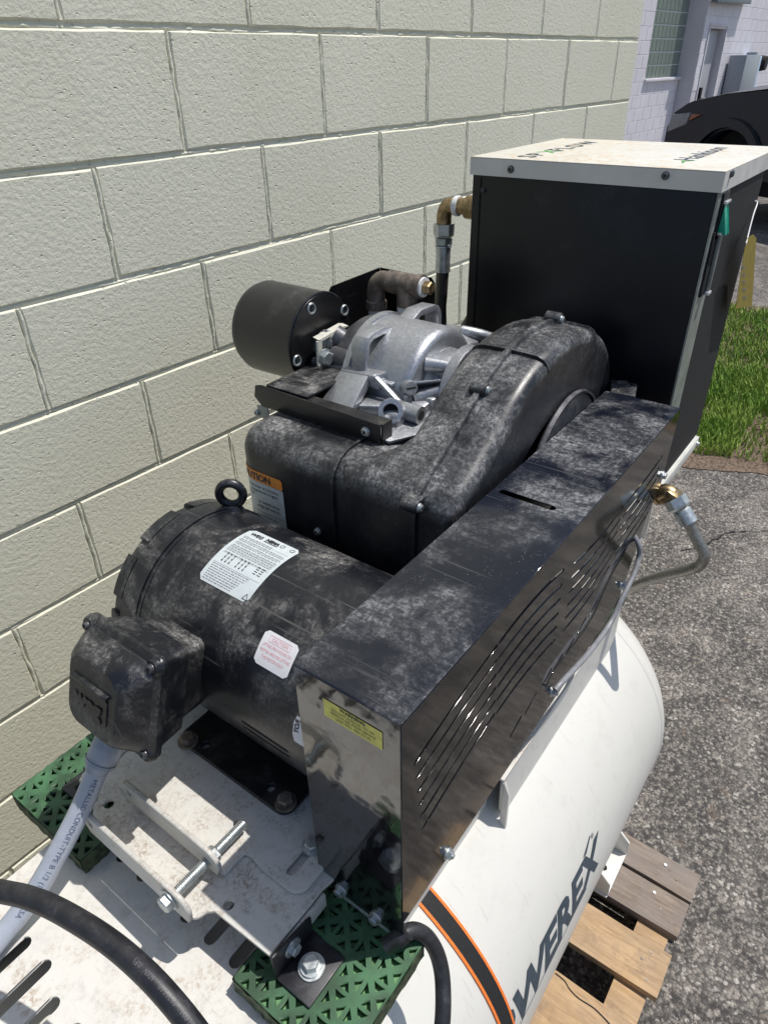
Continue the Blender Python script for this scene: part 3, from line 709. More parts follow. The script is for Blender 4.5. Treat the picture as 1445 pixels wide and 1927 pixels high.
# curved gusset plate that ends the far skirt
m = MB(); zb = ty(.245); pts = [(.592, .2395, PZ-.006), (.592, .2395, zb-.01), (.592, .229, zb-.014), (.592, .230, PZ-.030)]; m.prism(pts, (.005, 0, 0)); m.build('gusset', 'platform', tank)
for xx in (-.2, .30, .62, 1.03): MB().bb(xx, xx+.005, .270, PY_1-.006, TZ+TR-.03, PZ-.006).build('platform_rib', 'platform', tank)

# strap
st = thing('ratchet_strap', (.425, .12, .62), 'black ratchet strap with orange edges wrapped over the white tank', 'strap')
def strapband(x0, x1, lift, name, mat, par):
    m = MB(); rows = []
    for i in range(0, 61):
        ph = radians(-60+i*3.2); 
        rows.append([Vector((x, TY-(TR+l)*cos(ph), TZ+(TR+l)*sin(ph))) for x, l in ((x0, 0.0003), (x0, lift), (x1, lift), (x1, .0003))])
    m.grid(rows); return m.build(name, mat, par, angle=.8)
strapband(.413, .436, .0022, 'webbing', 'strap', st)
strapband(.4095, .4135, .0026, 'edge_stitching', 'straporange', st); strapband(.4355, .4395, .0026, 'edge_stitching', 'straporange', st)

# ================================================================ ISOLATION PADS
def pad(x0, x1, y0, y1, ztop, label):
    th = ztop-PZ
    t = thing('isolation_pad', ((x0+x1)/2, (y0+y1)/2, PZ), label, 'rubber pad', 'green rubber isolation pads under the machine base')
    nx, ny = 5, 5; gx, gy = (x1-x0)/nx, (y1-y0)/ny; holes = []
    for i in range(nx):
        for j in range(ny):
            cx, cy = x0+gx*(i+.5), y0+gy*(j+.5); a = gx*.5; rib = .0022
            for k in range(4):
                c_, s_ = [(1, 0), (0, 1), (-1, 0), (0, -1)][k]
                # triangle pocket between the two diagonals, its apex at the cell centre
                tri = [(rib*2.0, 0), (a-rib*.9, -(a-rib*3.4)), (a-rib*.9, a-rib*3.4)]
                holes.append([(cx+u*c_-v*s_, cy+(u*s_+v*c_)*gy/gx) for u, v in tri])
    sheet('lattice', rrect(x0, x1, y0, y1, .004), holes, .010, lambda u, v, tt: Vector((u, v, ztop-.010+tt)), 'green', t)
    MB().bb(x0+.0015, x1-.0015, y0+.0015, y1-.0015, PZ+.0005, ztop-.0105).build('core', 'greenin', t, smooth=False)
    m = MB(); rr = random.Random(int(x0*1000))     # rough moulded sides
    for (ax, ay, bx, by, nx_, ny_) in ((x0, y0, x1, y0, 0, -1), (x1, y0, x1, y1, 1, 0), (x1, y1, x0, y1, 0, 1), (x0, y1, x0, y0, -1, 0)):
        rows = []
        for k in range(6):
            z = PZ+.0005+(ztop-.0015-PZ)*k/5; rows.append([Vector((ax+(bx-ax)*i/24+nx_*rr.uniform(.0, .0022), ay+(by-ay)*i/24+ny_*rr.uniform(.0, .0022), z)) for i in range(25)])
        m.grid(rows)
    m.build('moulded_sides', 'greenside', t, angle=1.2)
    return t
pad(.176, .330, .205, .355, .950, 'green lattice rubber pad at the bottom of the picture beside the guard')
pad(.155, .300, .612, .776, .950, 'green lattice rubber pad at the left under the grey conduit')
pad(.93, 1.07, .240, .345, .950, 'green lattice rubber pad showing under the far end of the guard')

# angle brackets on the pads
def angle(x0, x1, yf, s, label):      # vertical leg at y=yf, horizontal leg runs away from the plate (direction s)
    t = thing('angle_bracket', ((x0+x1)/2, yf+s*.025, .950), label, 'bracket', 'black angle brackets holding the base to the pads')
    m = MB(); a, b = yf, yf+s*.004
    m.prism([(x0, a, .9505), (x1, a, .9505), (x1, a, .985), (x0+.004, a, .998), (x0, a, .998)], (0, s*.004, 0))
    m.bb(x0, x1, min(b, yf+s*.052)+.0002, max(b, yf+s*.052), .9505, .9545)
    m.build('bracket_body', 'rubber', t, bevel=.0012)
    cx, cy = x0+.031, yf+s*.028
    m = MB(); m.lathe((cx, cy, .955), (0, 0, 1), [(0, .0155), (.0022, .015)], 28); m.lathe((cx, cy, .9573), (0, 0, 1), [(0, .0125), (.003, .0125)], 28); m.build('washer', 'zinc', t)
    bolt('bolt', (cx, cy, .9604), (0, 0, 1), .0098, .008, t, washer=0, phase=.3)
    bolt('bolt', (x0+.028, yf+s*.0045, .976), (0, s, 0), .0075, .006, t, washer=1.55, phase=.2)
    return t
angle(.203, .264, .318, -1, 'black angle bracket with big bolt on the nearest green pad')
angle(.200, .262, .672, 1, 'black angle bracket behind the grey conduit on the left pad')

# ================================================================ BASE PLATE
ZP = 1.000
base = thing('machine_base_plate', (.25, .5, .95), 'dirty white steel base plate carrying the motor, with two upright lugs', 'base plate')
lower = [(.206, .322), (.203, .405)]+[(.203-.020*sin(a)-.0, .411+.010*(1-cos(a))) for a in [pi/2*i/5 for i in range(1, 6)]]+[(.183, .610), (.200, .632), (.212, .638), (.214, .668), (1.045, .668), (1.045, .234), (.3125, .234), (.3125, .3185), (.292, .322)]
holes = [disc2(.217, .397, .0065), disc2(.214, .619, .0068), disc2(.291, .4565, .0072)]
sheet('lower_plate', lower, holes, .005, lambda u, v, t: Vector((u, v, ZP-.0135+t)), 'plate', base)
upper = [(.236, .424), (.236, .629), (.262, .636), (.266, .66), (1.0, .66), (1.0, .335)]+[(.285+.018*cos(a), .352+.018*sin(a)) for a in [-pi/2-pi/2*i/5 for i in range(6)]]+[(.267, .395)]+[(.267-.0+.003*cos(a), .412+.012*sin(a)) for a in (0.2, .8, 1.3)]+[(.25, .424)]
sheet('slide_plate', upper, [slot2(.285, .362, .330, .362, .0062), disc2(.291, .4565, .0075)], .005, lambda u, v, t: Vector((u, v, ZP-.0083+t*1.7)), 'slideplate', base)
def vsheet(pts, x, th, mat, name, par):
    m = MB(); m.prism([Vector((x, y, z)) for y, z in pts], (th, 0, 0)); return m.build(name, mat, par, bevel=.0009)
def lug(y0, y1, zt, z0):     # rounded at the y0 end, chamfered at the y1 end
    r = .020; P = [(y0+.004, z0)]+[(y0+r-r*cos(a), zt-r+r*sin(a)) for a in [pi/2*i/8 for i in range(9)]]+[(y1-.010, zt), (y1, zt-.010), (y1, zt-.020), (y1-.008, z0)]
    return P
def lughole(name, P, hole, x, th, par):
    return sheet(name, P, [hole], th, lambda u, v, t: Vector((x+t, u, v)), 'plate', par)
lughole('front_lug', lug(.414, .612, 1.0315, .9915), disc2(.596, 1.016, .0068, 16), .177, .0058, base)
lughole('rear_lug', lug(.424, .606, 1.0365, 1.0005), disc2(.590, 1.021, .0068, 16), .2300, .0058, base)
# tension screw through both lugs
zt = 1.014; yb = .4435
m = MB(); m.cyl((.172, yb, zt), (.289, yb, zt), .0052, 16)
k = 0
while .178+k*.0022 < .287:
    m.lathe((.178+k*.0022, yb, zt), (1, 0, 0), [(0, .0052), (.0007, .0064), (.0012, .0064), (.0019, .0052)], 14, False, False); k += 1
sc = m.build('tension_screw', 'zinc', base)
m = MB(); m.lathe((.1765, yb, zt), (-1, 0, 0), [(0, .0135), (.0022, .0135)], 28); m.build('washer', 'zinc', sc)
m = MB(); m.hexp((.1742, yb, zt), (-1, 0, 0), .0100, .0085, .25); m.build('hex_head', 'zinc', sc, angle=.4)
m = MB(); m.hexp((.2362, yb, zt), (1, 0, 0), .0105, .009, .1); m.lathe((.236, yb, zt), (1, 0, 0), [(0, .0125), (.0018, .0125)], 24); m.build('nut', 'zinc', sc, angle=.4)
# flanges turned down and the lip in front of the guard
MB().prism([(.2065, .3215, ZP-.0137), (.2925, .3215, ZP-.0137), (.2925, .3215, .962), (.222, .3215, .962), (.206, .3215, .9705)], (0, -.0045, 0)).build('side_flange', 'plate', base, bevel=.0008)
MB().bb(.2145, 1.04, .6685, .6730, .955, ZP-.0052).build('side_flange', 'plate', base, bevel=.0008)
MB().bb(.3118, .3148, .2225, .3165, .9560, ZP-.0140).build('front_lip', 'chrome', base, bevel=.0006)
p = (.322, .3615, ZP+.0004); m = MB(); m.lathe(p, (0, 0, 1), [(0, .013), (.002, .013)], 24); m.hexp((p[0], p[1], p[2]+.002), (0, 0, 1), .010, .008, .4); m.build('slot_bolt', 'zinc', base, angle=.4)
# foot plate of the motor
# ================================================================ MOTOR
MX, MZ, MR = .469, 1.142, .133
mot = thing('electric_motor', (MX, .54, 1.001), 'dusty black electric motor with silver nameplate and side terminal box', 'motor')
sheet('foot_plate', rrect(.328, .610, .412, .618, .016), [disc2(.347, .455, .0062, 16), disc2(.343, .575, .0062, 16)], .008, lambda u, v, t: Vector((u, v, 1.0007+t)), 'foot', mot)
for px, py in ((352, 1388), (537, 1503)):
    p = atz(px, py, 1.018); bolt('bolt', (p.x, p.y, 1.0092), (0, 0, 1), .0105, .009, mot, 'iron', 1.35, .003, phase=random.random())
bolt('bolt', (.59, .43, 1.0092), (0, 0, 1), .0105, .009, mot, 'iron', 1.35, .003); bolt('bolt', (.59, .6, 1.0092), (0, 0, 1), .0105, .009, mot, 'iron', 1.35, .003)
# shell
m = MB(); m.lathe((MX, 0, MZ), (0, 1, 0), [(.352, .10), (.358, .126), (.366, MR), (.662, MR), (.6625, MR+.0012), (.668, MR+.0012)], 96); m.build('shell', 'motor', mot)
# fan-end bell with notches
m = MB(); m.lathe((MX, 0, MZ), (0, 1, 0), [(.6685, MR+.0030), (.700, MR+.0018), (.7015, MR-.0022), (.722, MR-.006), (.736, MR-.028), (.742, MR-.07), (.742, .02)], 96); bell = m.build('end_bell', 'motor', mot)
for i in range(10):
    a0 = radians(20+i*36); rows = []
    for r_, y_ in ((MR-.008, .7018), (MR+.0018, .7018), (MR-.0002, .722), (MR-.004, .7265), (MR-.012, .7265)):
        rows.append([Vector((MX+r_*cos(a0+radians(25)*k/8), y_, MZ+r_*sin(a0+radians(25)*k/8))) for k in range(9)])
    mm = MB(); mm.grid(rows)
    for k in (0, 8): mm.add([r[k] for r in rows], [tuple(range(5))])
    mm.build('vent_lug', 'motor', bell, angle=.5)
m = MB(); m.lathe((MX, 0, MZ), (0, 1, 0), [(.3425, .03), (.3425, .10), (.3515, .115), (.3545, .12)], 64); m.build('drive_end_shield', 'motor', mot)
m = MB(); m.bb(MX-.085, MX+.085, .44, .60, 1.0095, MZ-.10); m.build('mounting_feet', 'motor', mot, bevel=.006)
# bottom vent slots low on the shell
mmap = lambda a, y, t: Vector((MX+(MR+t)*cos(a), y, MZ+(MR+t)*sin(a)))
for k, a in enumerate((183.5, 188.0)):
    a = radians(a); m = MB(); m.grid([[mmap(a+da, y, .0006) for y in (.398, .402, .43, .47, .474)] for da in (-.010+.0, .012)]); m.build('vent_slot', 'hole', mot, clean=False)
# nameplate
def mlab(a0, y0):   # u runs along -y (to the right in the photograph), v up round the shell
    return lambda u, v, t: mmap(a0-v/MR, y0-u, t)
A1 = radians(121.5); f1 = mlab(A1, .5965); LH = radians(44.5)*MR; LW = .0875
npz = patch('nameplate', 0, LW, 0, LH, f1, 'labelwhite', mot, 8, 16, .0007, .006)
text('maker_lettering', 'WEG', .0092, lambda u, v, t: f1(u+.008, v+LH-.0135, t), 'ink', npz, bold=.0004, lift=.0011)
text('maker_lettering', 'NEMA', .0080, lambda u, v, t: f1(u+.0345, v+LH-.0115, t), 'ink', npz, bold=.0006, lift=.0011)
patch('underline', .034, .057, LH-.0145, LH-.0132, f1, 'ink', npz, 2, 1, .0011)
for u in (.062, .079):
    m = MB(); m.grid([[f1(u+r*cos(2*pi*i/16), LH-.0085+r*sin(2*pi*i/16), .0011) for i in range(17)] for r in (.0026, .0034)]); m.build('approval_mark', 'ink', npz, clean=False)
rp = random.Random(4); bx = []
for i in range(11): bx.append((.006, .082 if i > 1 else .055, LH-.020-i*.0036))
for i in range(8): bx.append((.006, .070-.002*i, .026-i*.0032))
rows_of_print('fine_print', bx, f1, 'greyink', npz, .0011, rp, .0008)
lines = [(.004, .084, LH-.0215-i*.0072, LH-.0213-i*.0072+.0001) for i in range(6)]+[(.004, .084, .0285, .0288), (.004, .084, .058-.001, .058-.0007), (.0035, .0038, .003, LH-.006)]
patch('ruled_lines', 0, 0, 0, 0, f1, 'greyink', npz, 1, 1, .0010, 0, lines)
m = MB()
for i in range(6):
    for j in range(3):
        u = .014+i*.0062+(.006 if i > 2 else 0); v = .034+j*.0062
        m.grid([[f1(u+.0011*cos(2*pi*k/8), v+.0013*sin(2*pi*k/8), .0012) for k in range(9)], [f1(u, v, .0012)]*9])
m.build('wiring_diagram', 'ink', npz, clean=False)
patch('wiring_lines', 0, 0, 0, 0, f1, 'ink', npz, 1, 1, .0011, 0, [(.014+i*.0062+(.006 if i > 2 else 0)-.0003, .014+i*.0062+(.006 if i > 2 else 0)+.0003, .034, .0464) for i in range(6)]+[(.066+.0075*a, .071+.0075*a, .036+b*.0035, .037+b*.0035) for a in (0, 1) for b in range(4)])
m = MB(); T3 = [(.077, .003), (.085, .003), (.081, .0105)]
for a, b in ((0, 1), (1, 2), (2, 0)):
    p, q_ = Vector(T3[a]), Vector(T3[b]); d = (q_-p).normalized()*.0004; e = Vector((-d.y, d.x)); m.add([f1(*(p-e), .0011), f1(*(q_-e), .0011), f1(*(q_+e), .0011), f1(*(p+e), .0011)], [(0, 1, 2, 3)])
m.build('warning_triangle', 'ink', npz, clean=False)
# caution sticker
A2 = radians(144.5); f2 = mlab(A2, .465); SH = radians(15.5)*MR+.004; SW = .052
stk = patch('caution_sticker', 0, SW, 0, SH, f2, 'stickerwhite', mot, 6, 10, .0007, .005)
text('print', 'CAUTION', .0055, lambda u, v, t: f2(u+SW/2, v+SH-.0095, t), 'redink', stk, align='CENTER', lift=.0011)
m = MB()
for (a, b, c, d) in ((.010, .042, SH-.0042, SH-.0038), (.010, .042, SH-.0115, SH-.0111), (.010, .0104, SH-.0115, SH-.0038), (.0416, .042, SH-.0115, SH-.0038)): m.grid([[f2(a, c, .0011), f2(b, c, .0011)], [f2(a, d, .0011), f2(b, d, .0011)]])
m.build('print_border', 'redink', stk, clean=False)
for i, s_ in enumerate(('LIFTING PROVISIONS ON', 'MOTOR ARE FOR LIFTING', 'THE MOTOR ONLY')):
    text('print', s_, .0050, lambda u, v, t, i=i: f2(u*.78+SW/2, v+SH-.0175-i*.0066, t), 'redink', stk, align='CENTER', lift=.0011)
# rotation sticker beside the guard
f3 = lambda u, v, t: mmap(radians(163)+v/MR*1.0, .385-u, t)
rs = patch('rotation_sticker', -.004, .030, -.014, .020, f3, 'stickerwhite', mot, 4, 4, .0007, .003)
text('print', 'ROT', .0085, lambda u, v, t: f3(.004-v, -.010+u, t), 'ink', rs, bold=.0003, lift=.0011)
# lifting eye
pe = aty(432, 958, .672); ex, ez = MX+.052, MZ+.122
m = MB(); cc = Vector((.532, .672, MZ+.143)); P = [cc+Vector((0, cos(a)*.0195, sin(a)*.0195)) for a in [2*pi*i/24 for i in range(25)]]
P = [cc+Vector((cos(a)*.010-.0, -cos(a)*.0135, sin(a)*.0175)) for a in [2*pi*i/24 for i in range(25)]]
m.tube(P, .0064, 12); m.lathe(cc-Vector((0.004, 0, .040)), (.1, 0, 1), [(0, .024), (.012, .018), (.024, .011)], 20); m.build('lifting_eye', 'motor', mot)
# terminal box, axis n
TA = .321; nb = Vector((-cos(TA), 0, sin(TA))); ub = Vector((nb.z, 0, -nb.x)); BY = .582; BU = -.018
O = Vector((MX, BY, MZ))+ub*BU; fb = lambda y, u, r: O+Vector((0, y, 0))+ub*u+nb*r
def rr3(hw, hh, r, rad, y0=0, u0=0):
    return [fb(a+y0, b+u0, rad) for a, b in rrect(-hw, hw, -hh, hh, r, 5)]
def stack(seq, name, mat, par, ang=.6):
    m = MB(); R_ = [rr3(*s_) for s_ in seq]; n = len(R_[0])
    m.add([p for r in R_ for p in r], [(i*n+k, i*n+(k+1) % n, (i+1)*n+(k+1) % n, (i+1)*n+k) for i in range(len(R_)-1) for k in range(n)]+[tuple(range(n))[::-1], tuple((len(R_)-1)*n+k for k in range(n))])
    return m.build(name, mat, par, angle=ang)
tb = stack([(.038, .044, .010, .105), (.046, .052, .012, .160), (.0465, .0525, .012, .162), (.054, .058, .012, .166), (.063, .064, .013, .2065)], 'terminal_box', 'motorbox', mot)
lid = stack([(.069, .068, .013, .2070), (.070, .069, .013, .209), (.070, .069, .013, .2165), (.068, .067, .014, .2190), (.063, .061, .020, .2215), (.057, .056, .026, .236), (.050, .050, .024, .247), (.042, .043, .020, .2525)], 'box_lid', 'motorbox', mot, .5)
for sy in (-1, 1):
    for su in (-1, 1):
        c = fb(sy*.059, su*.056, .2175); m = MB(); m.lathe(c-nb*.004, nb, [(0, .0125), (.006, .0105), (.0085, .0085)], 20); m.build('screw_boss', 'motorbox', lid)
        phillips('screw', c+nb*.0047, nb, .0045, lid, 'aludark')
m = MB(); m.hexa([fb(a, b, .2525) for a, b in rrect(-.030, .034, -.022, .012, .003, 2)], [fb(a, b, .2540) for a, b in rrect(-.030, .034, -.022, .012, .003, 2)]); em = m.build('emblem_plate', 'motorbox', lid)
text('emblem', 'weg', .030, lambda u, v, t: fb(-(u-.028), v-.016, .2538+t), 'motorbox', lid, bold=.0016, lift=.0016)
m = MB(); m.hexa([fb(a, b, .2520) for a, b in ((-.031, .014), (.035, .014), (.035, .020), (-.031, .020))], [fb(a, b, .2570) for a, b in ((-.031, .014), (.035, .014), (.035, .0175), (-.031, .0175))]); m.build('emblem_ridge', 'motorbox', lid, bevel=.001)

# conduit
fit_top = fb(.012, -.055, .165); cpts = [atz(216, 1392, 1.105), atz(190, 1432, 1.085), atz(150, 1527, 1.035), atz(92, 1637, .985), atz(48, 1705, .957), atz(-2, 1768, .940), atz(-60, 1835, .935)]
con = thing('flexible_conduit', (cpts[5].x, cpts[5].y, .9), 'grey plastic electrical conduit running down from the motor terminal box', 'conduit')
MB().tube([p for p in cpts[1:]], .0130, 20, 6).build('conduit_tube', 'conduit', con)
d0 = (cpts[2]-cpts[0]).normalized(); q0 = cpts[1]
m = MB(); m.lathe(q0-d0*.052, d0, [(0, .013), (.006, .019), (.034, .0195), (.050, .0185), (.054, .0165), (.062, .0150), (.066, .0135)], 32); m.build('conduit_fitting', 'conduitfit', con)
m = MB(); m.lathe(q0-d0*.001, d0, [(0, .0192), (.004, .0192)], 32); m.build('fitting_ring', 'conduitfit', con)
# print along the conduit
def along(path, r, side):
    P = smooth_path([Vector(p) for p in path], 8); L = [0]
    for i in range(1, len(P)): L.append(L[-1]+(P[i]-P[i-1]).length)
    def fn(u, v, t):
        i = 1
        while i < len(P)-1 and L[i] < u: i += 1
        k = (u-L[i-1])/max(1e-6, L[i]-L[i-1]); c = P[i-1].lerp(P[i], k); T = (P[i]-P[i-1]).normalized()
        a = (side-T*side.dot(T)).normalized(); b = T.cross(a); th = v/r
        return c+(a*cos(th)+b*sin(th))*(r+t)
    return fn
ctext = along(cpts[1:], .0130, (CAM-cpts[3]).normalized()+Vector((.25, -.1, .1)))
text('conduit_print', 'METALLIC CONDUIT-TYPE B 1/2 (16) UL-CSA', .0088, lambda u, v, t: ctext(u*.98+.018, -v+.003, t), 'blueink', con, cut=0, lift=.0004, spacing=1.05)

# black power cable in front
kp = [atz(-130, 1655, 1.10), atz(0, 1678, 1.11), atz(60, 1692, 1.12), atz(120, 1719, 1.125), atz(200, 1769, 1.13), atz(270, 1828, 1.13), atz(330, 1893, 1.12), atz(385, 1965, 1.10), atz(430, 2040, 1.06)]
cab = thing('power_cable', (kp[4].x, kp[4].y, .9), 'thick black rubber power cable crossing the bottom left corner', 'cable')
MB().tube(kp, .0105, 24, 8).build('sheath', 'rubber', cab)
kt = along(kp, .0105, (CAM-kp[4]).normalized()+Vector((0.25, .05, .0)))
text('sheath_print', '12100F20H.001    0121510    600V  (LF)', .0062, lambda u, v, t: kt(.36-u*.9, v, t), 'faintink', cab, lift=.0003)

# ================================================================ BELT GUARD
GX0, GX1, GY0, GY1, GT = .3096, 1.069, .220, .342, 1.330
gd = thing('belt_guard', (.69, .28, 1.0), 'long glossy black sheet metal belt guard with curved vent slots', 'belt guard')
TH = .0018
sheet('top_panel', rrect(GX0+.0021, GX1, GY0+.0021, GY1-.0001, .0006, 2), [slot2(.688, .262, .688, .329, .0056)], TH, lambda u, v, t: Vector((u, v, GT-TH+t)), 'guardtop', gd)
sl = []
for i in range(6):
    k = i/5
    sl.append(slot2(.331+.016*k, 1.259-.120*k, .478+.011*k, 1.286-.114*k, .0033, bow=.003))
    sl.append(slot2(.486+.012*k, 1.287-.118*k, .643+.009*k, 1.280-.121*k, .0033, bow=.007))
    sl.append(slot2(.681+.002*k, 1.267-.113*k, .847-.008*k, 1.262-.101*k, .0033, bow=-.007))
    sl.append(slot2(.860+.004*k, 1.262-.110*k, 1.014-.010*k, 1.268-.100*k, .0033, bow=-.004))
for i, (a, b) in enumerate([(.56, 1.083), (.60, 1.088), (.645, 1.096), (.68, 1.094), (.72, 1.093), (.76, 1.104), (.80, 1.108)]):
    sl.append(slot2(a-.014, b-.004, a+.012, b+.006, .0032))
sp = [(GX0, 1.008), (.9, 1.016), (.944, 1.035), (.978, 1.095), (1.0, 1.150), (1.030, 1.180), (1.052, 1.20), (GX1, GT-.0001), (GX0, GT-.0001)]
sheet('side_panel', sp, sl, TH, lambda u, v, t: Vector((u, GY0+t, v)), 'guardside', gd)
sheet('front_panel', [(GY0+TH+.0002, .9715), (GY1, .9715), (GY1, GT-TH-.0003), (GY0+TH+.0002, GT-TH-.0003)], [], TH, lambda u, v, t: Vector((GX0+t, u, v)), 'guardfront', gd)
m = MB(); m.prism([(GX0-.0001, GY0-.0001, .9715), (GX0+TH, GY0-.0001, .9715), (GX0+TH, GY0+TH, .9715), (GX0-.0001, GY0+TH, .9715)], (0, 0, .0362)); m.build('corner_return', 'guardside', gd)
sheet('back_panel', [(GX0+TH+.0005, 1.002), (GX1-.0005, 1.002), (GX1-.0005, GT-TH-.0005), (GX0+TH+.0005, GT-TH-.0005)], [], .0015, lambda u, v, t: Vector((u, GY1-.0016+t, v)), 'blackgloss', gd)
m = MB(); R0 = .0024                 # rolled top corner edges
for i in range(1): pass
def edge_roll(p0, p1, c, r, a0, a1):
    rows = []
    for i in range(7):
        a = a0+(a1-a0)*i/6; rows.append([p+Vector(c(a))*r for p in (Vector(p0), Vector(p1))])
    return rows
m.grid(edge_roll((GX0+.0021, GY0+.0021, GT-.0021), (GX1, GY0+.0021, GT-.0021), lambda a: (0, -sin(a), cos(a)), .0022, -.15, pi/2+.1))
m.build('rolled_edge', 'guardtop', gd)
m = MB(); m.grid(edge_roll((GX0+.0021, GY0+.0021, GT-.0021), (GX0+.0021, GY1, GT-.0021), lambda a: (-sin(a), 0, cos(a)), .0022, -.15, pi/2+.1)); m.build('rolled_edge', 'guardtop', gd)
for y, z in ((.308, .981), (.257, .979)): bolt('bolt', (GX0-.0002, y, z), (-1, 0, 0), .0062, .006, gd, washer=1.35, stud=.003, phase=.3)
for x, z in ((.399, 1.021), (.676, 1.043), (.936, 1.062)): bolt('bolt', (x, GY0-.0002, z), (0, -1, 0), .0060, .005, gd, washer=1.3, stud=.009, phase=.2)
bolt('bolt', (1.045, GY0-.0002, 1.22), (0, -1, 0), .006, .005, gd, washer=1.3, stud=.006)
fy = lambda u, v, t: Vector((GX0-.0001-t, .3075-u, 1.284+v-.0+(-.0)*u))
yl = patch('warning_label', 0, .067, 0, .0235, fy, 'yellow', gd, 3, 3, .0005, 0)
text('print', 'WARNING', .0060, lambda u, v, t: fy(u+.034, v+.0185, t), 'ink', yl, align='CENTER', bold=.0002, lift=.0008)
for i, s_ in enumerate(('DO NOT ADD OIL TO OR', 'REMOVE OIL FROM SERVICE', 'UNIT WILL RESULT IN')):
    text('print', s_, .0046, lambda u, v, t, i=i: fy(u*.9+.034, v+.0133-i*.0050, t), 'ink', yl, align='CENTER', lift=.0008)
for xx, zz, rr_ in ((MX, MZ, .070), (.93, 1.215, .088)):
    MB().lathe((xx, .252, zz), (0, 1, 0), [(0, rr_), (.006, rr_-.008), (.012, rr_), (.030, rr_), (.036, rr_-.008), (.042, rr_), (.045, .03)], 48).build('pulley', 'foot', gd)
for yy in (.262, .286):
    m = MB(); m.hexa([(MX, yy, MZ+.066), (.93, yy, 1.215+.084), (.93, yy, 1.215+.074), (MX, yy, MZ+.056)], [(MX, yy+.012, MZ+.066), (.93, yy+.012, 1.215+.084), (.93, yy+.012, 1.215+.074), (MX, yy+.012, MZ+.056)]); m.build('drive_belt', 'rubber', gd)
# pulley disc that shows between guard and duct
m = MB(); m.lathe((.93, .343, 1.245), (0, 1, 0), [(0, .118), (.003, .124), (.006, .118)], 64); m.build('seal_disc', 'motorbox', gd)
MB().lathe((.93, .342, 1.245), (0, 1, 0), [(0, .1245), (-.001, .1275), (.005, .1285), (.008, .1265)], 72, False, False).build('seal_ring', 'aludark', gd)

# ================================================================ FAN DUCT
du = thing('cooling_duct', (.8, .5, 1.0), 'dusty black plastic cooling duct curving from fan housing to square box', 'duct')
prof = [(.610, .96), (.610, 1.10), (.610, 1.22), (.610, 1.290), (.612, 1.314), (.620, 1.332), (.640, 1.347), (.675, 1.366), (.718, 1.391), (.763, 1.421), (.80, 1.439), (.84, 1.452), (.88, 1.460), (.93, 1.461), (.98, 1.455), (1.03, 1.438), (1.08, 1.405), (1.11, 1.366), (1.127, 1.32), (1.132, 1.26), (1.125, 1.18), (1.10, 1.08), (1.08, 1.0)]
PR = smooth_path([Vector((a, 0, b)) for a, b in prof], 3)
def yleft(x, z):
    if z < 1.33 and x < .9: return .546
    t = min(1, max(0, (.690-x)/.066)); return .472+.074*t**1.5
def section(i, lift=0, lo=0):
    n = len(PR); T = (PR[min(i+1, n-1)]-PR[max(i-1, 0)]).normalized(); N = Vector((-T.z, 0, T.x)); p = PR[i]
    yl_ = yleft(p.x, p.z); out = []
    deep = .10 if p.x > .70 else .03
    for y, o in ((.3515, -.10), (.3515, -.020), (.3535, -.010), (.359, -.0035), (.368, 0), (.385, .001), (.412, .0015), (yl_-.035, .001), (yl_-.020, 0), (yl_-.010, -.003), (yl_-.003, -.009), (yl_, -.020), (yl_+.002, -deep)):
        out.append(p+N*(o+lift)+Vector((0, y-0, 0)))
    return out
m = MB(); m.grid([section(i) for i in range(len(PR))]); m.build('duct_body', 'duct', du, angle=.9, clean=True)
# ridge along the joint, with lugs and screws
def ridge(y, w_, h, i0, i1, name):
    m = MB(); rows = []
    for i in range(i0, i1+1):
        n = len(PR); T = (PR[min(i+1, n-1)]-PR[max(i-1, 0)]).normalized(); N = Vector((-T.z, 0, T.x)); p = PR[i]
        rows.append([p+N*o+Vector((0, yy, 0)) for yy, o in ((y-w_, .0005), (y-w_*.7, h), (y+w_*.4, h), (y+w_*.5, h*.4), (y+w_, h*.4), (y+w_, .0005))])
    m.grid(rows); return m.build(name, 'duct', du, angle=.5)
ridge(.412, .007, .0065, 0, len(PR)-8, 'joint_ridge')
def rib(i, h=.0045, w_=.0022):
    m = MB(); rows = []
    n = len(PR); T = (PR[min(i+1, n-1)]-PR[max(i-1, 0)]).normalized()
    a = section(i, 0); b = section(i, h)
    # keep the rib off the ridge
    for k in range(1, len(a)-1): rows.append([a[k]-T*w_, b[k]-T*w_*.8, b[k]+T*w_*.8, a[k]+T*w_])
    m.grid(rows); return m.build('cross_rib', 'duct', du, angle=.6)
ribi = [min(range(len(PR)), key=lambda i: abs(PR[i].x-xx)+(0 if 8 < i < len(PR)-12 else 9)) for xx in (.835, 1.005)]
for i in ribi: rib(i)
def lug3(px, py, N, y=.412):
    N = Vector(N).normalized(); T = N.cross(Vector((0, 1, 0))); c = aty(px, py, y)+N*.011
    m = MB(); m.cyl(c+Vector((0, -.012, 0)), c+Vector((0, .012, 0)), .0098, 24)
    q_ = c+Vector((0, -.012, 0)); m.prism([q_-T*.0098, q_+T*.0098, q_+T*.0125-N*.022, q_-T*.0125-N*.022], (0, .024, 0))
    m.build('joint_lug', 'duct', du, bevel=.0012)
    phillips('screw', c+Vector((0, -.0122, 0)), (0, -1, 0), .0052, du)
lug3(1040, 612, (.05, 0, 1)); lug3(905, 742, (-.45, 0, 1)); lug3(783, 945, (-1, 0, .15))
